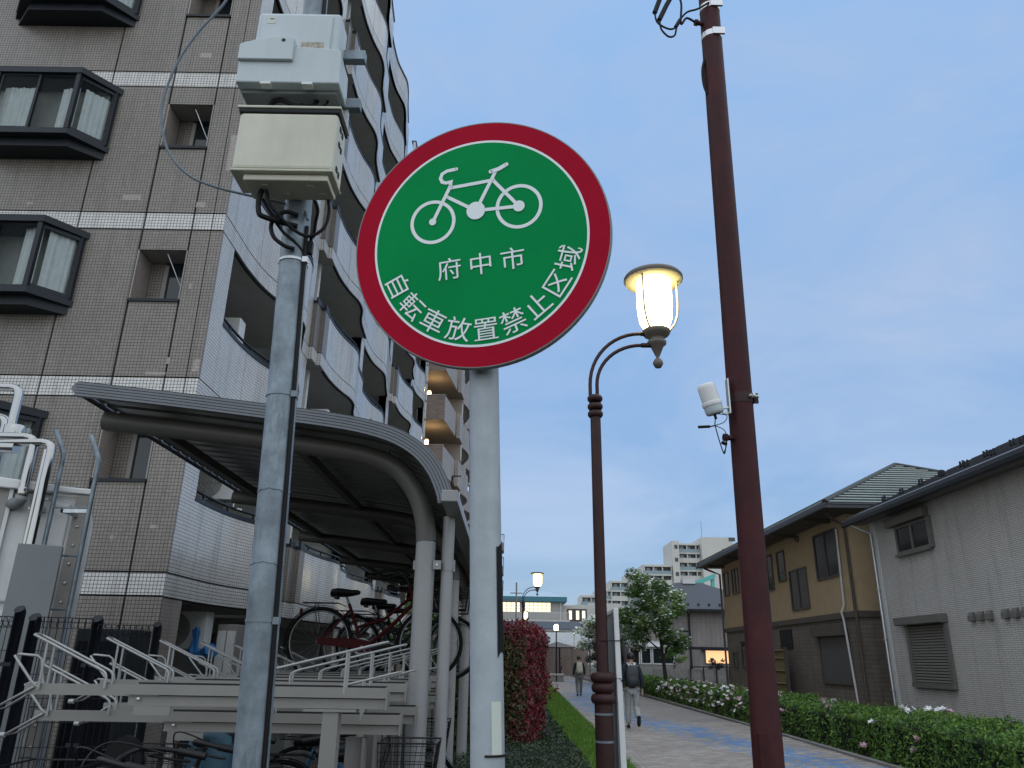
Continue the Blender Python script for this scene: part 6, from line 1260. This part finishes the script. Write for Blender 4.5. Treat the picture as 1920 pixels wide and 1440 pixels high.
    skin_mesh('jacket', jv, je, jr, top, t, 2, 2)
    lv = [(0, 0, .93)]; le = []; lr = [(.150, .118)]
    for s_, q_ in ((-1, 'l'), (1, 'r')):
        kn, an = V(J[q_ + 'kn']), V(J[q_ + 'an']); b_ = len(lv); lv += [(s_ * .092, 0, .85), tuple(V((s_ * .095, 0, .85)).lerp(kn, .5)), tuple(kn), tuple(kn.lerp(an, .5)), tuple(kn.lerp(an, .97))]; lr += [.112, .095, .078, .073, .066]; le += [(0, b_), (b_, b_ + 1), (b_ + 1, b_ + 2), (b_ + 2, b_ + 3), (b_ + 3, b_ + 4)]
    skin_mesh('trousers', lv, le, lr, legs, t, 2, 0)
    for q_, an, tilt in (('l', V(la), pose.get('lt', 0)), ('r', V(ra), pose.get('rt', 0))):
        ct, st_ = math.cos(tilt), math.sin(tilt); fw, upv = V((0, ct, st_)), V((0, -st_, ct))
        q = MB(); secs = [(-.085, .030, .0, .05), (-.06, .040, .0, .075), (0, .043, .0, .085), (.07, .048, .0, .06), (.13, .045, .0, .045), (.165, .025, .004, .03)]; base = an - upv * .075
        rows = []
        for y_, w_, z0_, z1_ in secs: c_ = base + fw * y_; rows.append([c_ + V((w_ * math.cos(a), 0, 0)) + upv * (z0_ + (z1_ - z0_) * (.5 + .5 * math.sin(a))) for a in np.linspace(0, 2 * math.pi, 13)[:-1]])
        q.grid(rows, closed=True); q.face(rows[0][::-1]); q.face(rows[-1]); q.build('shoe', shoe, t)
    if hood: q = MB(); rows = [[(r * math.cos(a), .0 + r * .85 * math.sin(a) - .02 * (1 if math.sin(a) < 0 else 0), z - (.03 if math.sin(a) < -.3 else 0)) for a in np.linspace(0, 2 * math.pi, 19)[:-1]] for r, z in ((.088, 1.41), (.118, 1.43), (.125, 1.465), (.105, 1.50), (.08, 1.475))]; q.grid(rows, closed=True); q.build('hood', hood, t)
    if bag:
        bp_ = thing('backpack', pose['bag_label'], 'backpack', (0, 0, 0))
        q = MB(); rows = []
        for z, w_, d_ in ((.95, .10, .05), (.97, .145, .10), (1.08, .155, .135), (1.22, .15, .13), (1.34, .135, .11), (1.41, .11, .08), (1.435, .06, .05)): rows.append([(w_ * math.copysign(abs(math.cos(a)) ** .6, math.cos(a)), -.125 - d_ * .5 + d_ * .5 * math.copysign(abs(math.sin(a)) ** .6, math.sin(a)), z) for a in np.linspace(0, 2 * math.pi, 25)[:-1]])
        q.grid(rows, closed=True); q.face(rows[0][::-1]); q.face(rows[-1]); q.build('bag', bag, bp_)
        q = MB(); rows = [[(w_ * math.copysign(abs(math.cos(a)) ** .6, math.cos(a)), -.24 - d_ * .5 + d_ * .5 * math.copysign(abs(math.sin(a)) ** .6, math.sin(a)), z) for a in np.linspace(0, 2 * math.pi, 21)[:-1]] for z, w_, d_ in ((.985, .09, .03), (1.0, .115, .06), (1.12, .115, .06), (1.18, .10, .04))]; q.grid(rows, closed=True); q.face(rows[0][::-1]); q.face(rows[-1]); q.build('pocket', bag, bp_)
        for s_ in (-1, 1): q = MB(); q.tube(spline([(s_ * .10, -.15, 1.40), (s_ * .12, -.06, 1.47), (s_ * .125, .09, 1.40), (s_ * .13, .13, 1.25), (s_ * .15, .02, 1.06), (s_ * .13, -.13, 1.02)], 5), .018, 6); q.build('strap', bag, bp_)
        q = MB(); q.tube(spline([(-.03, -.14, 1.43), (-.02, -.14, 1.475), (.02, -.14, 1.475), (.03, -.14, 1.43)], 4), .008, 6); q.build('handle', bag, bp_)
        bp_.location = loc; bp_.rotation_euler = (0, 0, math.radians(head)); bp_.scale = (sc,) * 3
    t.location = loc; t.rotation_euler = (0, 0, math.radians(head)); t.scale = (sc,) * 3
    return t
arms = dict(la=((-.245, -.05, 1.11), (-.25, .03, .88)), ra=((.245, -.04, 1.11), (.25, .0, .88)))
walkA = dict(left=((-.09, .10, .49), (-.085, .14, .09)), right=((.095, .02, .47), (.095, -.30, .26)), rt=-1.15, bag_label='dark backpack on the back of the walker in the navy hooded top', **arms)
person('person in navy hooded top and light trousers walking away beside the white board', (3.08, 20.2, .028), 0, walkA, hood='cloth_white', bag='bag_grey', sc=1.02)
walkB = dict(left=((-.09, .06, .49), (-.085, -.06, .085)), right=((.095, .09, .49), (.095, .20, .09)), bag_label='cream backpack on the back of the walker in black', **arms)
person('person in black top and grey trousers wearing a cream backpack on the path', (3.40, 38.5, .0), 2, walkB, top='cloth_black', legs='cloth_grey', bag='cloth_cream', sc=1.02)
walkC = dict(left=((-.09, .06, .49), (-.085, -.04, .085)), right=((.095, .09, .49), (.095, .16, .09)), bag_label='', **arms)
person('small far person in a white top and jeans walking towards the pergola', (6.65, 88, .0), 180, walkC, top='cloth_white', legs='cloth_jean', bag=None)
person('small far person in a brown coat standing by the garden shelter post', (5.25, 80, .0), 90, walkC, top='cloth_brown', legs='cloth_black', bag=None)

# ================================================================ hedges, shrubs and trees
def sample_box(n, x0, x1, y0, y1, z0, z1, faces, bump=.1, ns=2.2, seed=1):
    """points on the chosen faces of a box pushed in and out by noise, so the outline is uneven"""
    ar = dict(top=(x1 - x0) * (y1 - y0), front=(x1 - x0) * (z1 - z0), left=(y1 - y0) * (z1 - z0), right=(y1 - y0) * (z1 - z0), back=(x1 - x0) * (z1 - z0)); tot = sum(ar[f] for f in faces); P_, N_ = [], []
    for f in faces:
        k = max(1, int(n * ar[f] / tot)); u, v_ = NPR.uniform(0, 1, k), NPR.uniform(0, 1, k); X, Y_, Z_ = x0 + u * (x1 - x0), y0 + v_ * (y1 - y0), np.full(k, z1)
        nn = np.zeros((k, 3))
        if f == 'top': nn[:, 2] = 1
        elif f in ('front', 'back'): Y_ = np.full(k, y0 if f == 'front' else y1); Z_ = z0 + v_ * (z1 - z0); nn[:, 1] = -1 if f == 'front' else 1
        else: X = np.full(k, x0 if f == 'left' else x1); Y_ = y0 + u * (y1 - y0); Z_ = z0 + v_ * (z1 - z0); nn[:, 0] = -1 if f == 'left' else 1
        p = np.stack([X, Y_, Z_], 1)
        c = np.stack([np.clip(X, x0 + .18, x1 - .18), np.clip(Y_, y0 + .18, y1 - .18), np.clip(Z_, z0, z1 - .18)], 1); dv = p - c; dl = np.linalg.norm(dv, axis=1)[:, None] + 1e-9; p = c + dv / dl * np.minimum(dl, .2); nn = nn * .5 + dv / dl * .5
        off = (vnoise(p, ns, seed) - .5) * 2 * bump + (vnoise(p, ns * 3.1, seed + 3) - .5) * bump + NPR.uniform(-.06, .02, k)
        P_.append(p + nn * off[:, None]); N_.append(nn)
    return np.concatenate(P_), np.concatenate(N_)
def flower_mesh(m, r):
    q = MB()
    for i in range(5):
        a = 2 * math.pi * i / 5; c = V((math.cos(a) * r * .55, math.sin(a) * r * .55, .012)); t_ = V((-math.sin(a), math.cos(a), 0)); rd = V((math.cos(a), math.sin(a), .25))
        q.face([V((0, 0, 0)), c - t_ * r * .36, c + rd * r * .5, c + t_ * r * .36])
    return q, m
# clipped azalea hedge along the right of the path
az = thing('azalea_hedge', 'long low azalea hedge with white and pink blossoms along the right edge of the path', 'hedge', (7, 12, 0))
for (y0, y1, n, sz) in ((9.5, 16, 19000, .062), (16, 23, 12500, .07), (23, 36, 9500, .10), (36, 60, 5200, .17)):
    xa, xb = path_r((y0 + y1) / 2) + .18, path_r((y0 + y1) / 2) + 1.62
    p, nn = sample_box(n, xa, xb, y0, y1, .04, .74, ('top', 'left', 'right'), .13, 1.7, 4); sh_ = np.array([path_r(v_) - path_r((y0 + y1) / 2) for v_ in p[:, 1]]); p[:, 0] += sh_
    r = np.clip(.22 + .5 * vnoise(p, 1.3, 9) + NPR.normal(0, .16, len(p)) , 0, 1); leaves('foliage', p, nn, sz, 'leaf_azalea', az, aspect=.42, rnd=r, jit=.5)
    k_ = n // 9; i_ = NPR.choice(len(p), k_); pz = p[i_] + nn[i_] * NPR.uniform(.01, .09, (k_, 1)); leaves('shoots', pz, np.stack([NPR.normal(0, 1, k_), NPR.normal(0, 1, k_), np.full(k_, .3)], 1), sz * 1.1, 'leaf_azalea', az, aspect=.34, tilt=.4, rnd=np.clip(NPR.normal(.8, .15, k_), 0, 1))
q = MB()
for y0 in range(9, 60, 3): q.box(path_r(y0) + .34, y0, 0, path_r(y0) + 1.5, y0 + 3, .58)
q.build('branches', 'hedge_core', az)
fm = {}
for nm_, m_ in (('w', 'petal_white'), ('p', 'petal_pink')):
    q, _ = flower_mesh(m_, .042 if nm_ == 'w' else .040); o = q.build('flower', m_, None); ORG[o.name] = ORG[az.name]; o.parent = az; fm[nm_] = o
def flower(k, x, y, z, sc=1.0, first=[set()]):
    o = fm[k]
    if k in first[0]: o = o.copy(); COL.objects.link(o); o.parent = az
    first[0].add(k); o.location = V((x, y, z)) - V(ORG[az.name]); o.rotation_euler = (RND.uniform(-.9, .3), RND.uniform(-1.1, .2), RND.uniform(0, 6)); o.scale = (sc,) * 3
for (k, x, y, z) in (('w', 7.25, 15.0, .80), ('w', 7.35, 15.2, .84), ('w', 7.0, 14.3, .80), ('w', 7.05, 14.4, .84), ('w', 7.4, 14.35, .85), ('w', 7.5, 14.3, .86), ('p', 7.55, 14.0, .82), ('p', 6.55, 13.2, .46), ('p', 6.50, 13.4, .30), ('p', 6.62, 16.9, .74), ('w', 6.6, 17.2, .80), ('w', 6.75, 17.0, .84), ('p', 6.8, 17.5, .84), ('w', 6.45, 14.6, .62), ('p', 6.7, 20.2, .82), ('p', 6.5, 19.4, .5), ('p', 6.45, 15.1, .18), ('p', 6.9, 21.6, .84)): [flower(k, x + RND.uniform(-.07, .07), y + RND.uniform(-.07, .07), z + RND.uniform(.0, .05), RND.uniform(1.25, 1.9)) for _ in range(3)]
for i in range(240):
    y = RND.uniform(22.5, 37); s_ = RND.random()
    if s_ < .45: x, z = path_r(y) + .08 + RND.uniform(-.04, .06), RND.uniform(.25, .74)
    else: x, z = path_r(y) + RND.uniform(.2, 1.4), .80 + RND.uniform(-.04, .08)
    flower('w' if RND.random() < .62 else 'p', x, y, z, RND.uniform(1.3, 2.0))
# tall photinia hedge
ph = thing('photinia_hedge', 'tall clipped hedge with deep red new leaves beside the pale sign post', 'hedge', (0, 13.3, 0))
def place_ph(p, nn):
    a = math.radians(-7.0); R2 = np.array([[math.cos(a), -math.sin(a), 0], [math.sin(a), math.cos(a), 0], [0, 0, 1]]); o_ = np.array([.33, 13.3, 0]); return p @ R2.T + o_, nn @ R2.T
p, nn = sample_box(5600, -1.5, 0, 0, 4.2, .12, 2.13, ('front',), .09, 2.6, 2); r = np.clip(.15 + .62 * vnoise(p, 3.3, 5) + NPR.normal(0, .2, len(p)), 0, 1); r[(p[:, 2] > 1.95)] += .3; r += .75 * np.clip((p[:, 0] + .55) / .5, 0, 1) * NPR.uniform(0, 1, len(p)); p2, n2 = place_ph(p, nn); leaves('foliage', p2, n2, .085, 'leaf_photinia', ph, aspect=.36, rnd=np.clip(r, 0, 1))
p, nn = sample_box(9500, -1.5, 0, 0, 4.2, .18, 2.13, ('top', 'right'), .09, 2.6, 3); nn = nn + np.array([0, 0, .5]); p2, n2 = place_ph(p, nn); leaves('foliage', p2, n2, .085, 'leaf_red', ph, aspect=.34, tilt=1.1); g_ = NPR.choice(len(p2), 1700); leaves('older_leaves', p2[g_] + n2[g_] * .015, n2[g_], .085, 'leaf_photinia', ph, aspect=.36)
k_ = 900; p = np.stack([NPR.uniform(-1.4, 0.0, k_), NPR.uniform(0, 4.2, k_), 2.13 + NPR.uniform(-.05, .10, k_)], 1); p2, n2 = place_ph(p, np.stack([NPR.normal(0, 1, k_), NPR.normal(0, 1, k_), np.full(k_, .2)], 1)); leaves('young_shoots', p2, n2, .10, 'leaf_red', ph, aspect=.26, tilt=.3)
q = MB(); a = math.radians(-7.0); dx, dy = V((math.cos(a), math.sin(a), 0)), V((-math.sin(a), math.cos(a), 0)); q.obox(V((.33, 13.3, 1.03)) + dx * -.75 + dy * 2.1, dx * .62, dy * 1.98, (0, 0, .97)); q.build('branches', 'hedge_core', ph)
sp_ = NPR.normal(0, 1, (60, 3)) * [.10, .2, .09] + [.86, 16.6, 1.02]; leaves('side_shoots', sp_, NPR.normal(0, 1, (60, 3)), .10, 'leaf_red', ph, aspect=.3)
# low dark ground cover hedge
lh = thing('low_hedge', 'low clipped dark green hedge at the foot of the red hedge and lamp post', 'hedge', (.5, 9, 0))
p, nn = sample_box(20000, -.75, 1.06, 7.6, 13.2, .02, .40, ('top', 'front', 'right', 'left'), .05, 3, 7); leaves('foliage', p, nn, .036, 'leaf_low', lh, aspect=.5, rnd=np.clip(.2 + .6 * vnoise(p, 2.2, 3) + NPR.normal(0, .15, len(p)), 0, 1))
p, nn = sample_box(7000, .62, 1.10, 13.2, 40, .02, .36, ('top', 'right', 'left'), .05, 3, 8); leaves('foliage', p, nn, .06, 'leaf_low', lh, aspect=.5)
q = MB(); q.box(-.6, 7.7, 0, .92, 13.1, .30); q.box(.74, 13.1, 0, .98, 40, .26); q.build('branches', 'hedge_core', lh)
def tree(name, label, x, y, h0, crown, trunk_r, nl, lsz, lm, white=0, limbs=9, seed=1, seethru=.5, group=None):
    """trunk and limbs; crown of leaf clumps gathered round the limb ends"""
    t = thing(name, label, 'tree', (x, y, 0), group); rr = random.Random(seed); (cx, cy, cz), (rx, ry, rz) = crown
    top = V((cx, cy, cz + rz * .55)); q = MB(); base = V((x, y, 0)); mid = V((x + (cx - x) * .4, y, h0)); q.tube(spline([base, base.lerp(mid, .5) + V((rr.uniform(-.06, .06), 0, 0)), mid, mid.lerp(top, .5) + V((rr.uniform(-.2, .2), 0, 0)), top], 4), [trunk_r * (1 - .75 * i / 16) for i in range(17)], 8); tr = q.build('trunk', 'bark', t)
    ends = []; q = MB()
    for i in range(limbs):
        a = 2.4 * i + rr.uniform(-.4, .4); zz = -0.75 + 1.6 * (i + .5) / limbs; rad_ = math.sqrt(max(.12, 1 - zz * zz)); e_ = V((cx + rx * .74 * rad_ * math.cos(a), cy + ry * .74 * rad_ * math.sin(a), cz + rz * zz * .8)); s0 = mid.lerp(top, min(.95, max(0, (i + .2) / limbs))); m_ = s0.lerp(e_, .5) + V((0, 0, .12 * rz * rr.uniform(-.5, 1)))
        q.tube(spline([s0, m_, e_], 3), [trunk_r * .38 * (1 - .8 * j / 6) for j in range(7)], 5); ends += [(e_, .42), (m_.lerp(e_, .5), .34)]
        for j in range(2):
            e2 = e_ + V((rr.uniform(-.35, .35) * rx, rr.uniform(-.35, .35) * ry, rr.uniform(-.25, .35) * rz)); q.tube([m_.lerp(e_, .6), e2], [trunk_r * .12, trunk_r * .04], 4); ends.append((e2, .30))
    q.build('limbs', 'bark', t); P_, N_, R_ = [], [], []; per = nl // len(ends)
    for (e_, s_) in ends:
        v_ = NPR.normal(0, 1, (per, 3)); v_ /= np.linalg.norm(v_, axis=1)[:, None]; rad_ = NPR.uniform(.25, 1, (per, 1)) ** .5; v2 = v_ * rad_ * np.array([rx, ry, rz * .55]) * s_; P_.append(v2 + np.array(e_)); nn = v_ * .5 + np.array([0, 0, .7]); N_.append(nn); R_.append(np.clip(.35 + .3 * NPR.normal() + NPR.normal(0, .22, per), 0, 1))
    P_, N_, R_ = np.concatenate(P_), np.concatenate(N_), np.concatenate(R_); k = vnoise(P_, 2.0 / max(rx, .5), seed) > .34 * seethru * 1.2; leaves('crown', P_[k], N_[k], lsz, lm, t, aspect=.5, rnd=R_[k], tilt=.8)
    if white: 
        idx = NPR.choice(len(P_), white); pz = P_[idx] + N_[idx] / np.linalg.norm(N_[idx], axis=1)[:, None] * .05; leaves('blossoms', pz, np.tile([0, -.35, 1], (white, 1)), lsz * .95, 'leaf_white', t, aspect=.9, tilt=.5)
    return t
tree('dogwood_tree', 'small leafy dogwood tree with scattered white blossoms in front of the taupe house', 7.55, 38, 1.6, ((7.0, 38, 3.75), (1.5, 1.5, 1.95)), .13, 11500, .15, 'leaf_tree', 1700, 10, 3)
tree('dogwood_tree', 'smaller thin stemmed dogwood with dense white blossoms, beside the leafier dogwood', 6.85, 41, 1.6, ((6.15, 41, 2.9), (1.05, 1.0, 1.1)), .09, 2600, .14, 'leaf_tree', 2200, 6, 6)
tree('flowering_tree', 'white flowering tree seen on both sides of the near lamp post', 8.6, 63, 1.6, ((7.6, 63, 3.5), (2.3, 1.6, 1.7)), .13, 2600, .22, 'leaf_tree', 4200, 8, 8)
tree('pine_shrub', 'small rounded yellow green garden pine beside the taupe house wall', 9.4, 46, 1.2, ((9.5, 46, 2.0), (.75, .6, .55)), .05, 1800, .10, 'leaf_tree', 0, 5, 12)
tree('conifer', 'dark rounded conifer standing at the right side of the far path', 7.0, 58, .4, ((7.0, 58, 2.1), (1.1, 1.1, 1.7)), .12, 9000, .13, 'leaf_dark', 0, 12, 15, .1)
tree('garden_shrub', 'dark shrub in front of the orange lit window of the taupe house', 12.2, 47, .5, ((12.2, 47, 1.3), (.55, .5, .6)), .04, 1200, .1, 'leaf_dark', 0, 5, 17)
tree('street_tree', 'dark leafy tree under the brown apartment building beyond the bicycle shelter', -2.6, 26, 1.2, ((-2.6, 26, 2.0), (1.2, 1.4, 1.3)), .1, 4200, .15, 'leaf_tree', 0, 8, 21)
fh = thing('far_hedge', 'clipped green hedge across the path end, left of the cream backpack walker', 'hedge', (2, 74, 0)); p, nn = sample_box(1800, -2, 2.9, 76, 77, 0, .9, ('top', 'front'), .1, 2, 5); leaves('foliage', p, nn, .2, 'leaf_dark', fh); q = MB(); q.box(-1.9, 76.2, 0, 2.8, 76.8, .75); q.build('branches', 'hedge_core', fh)
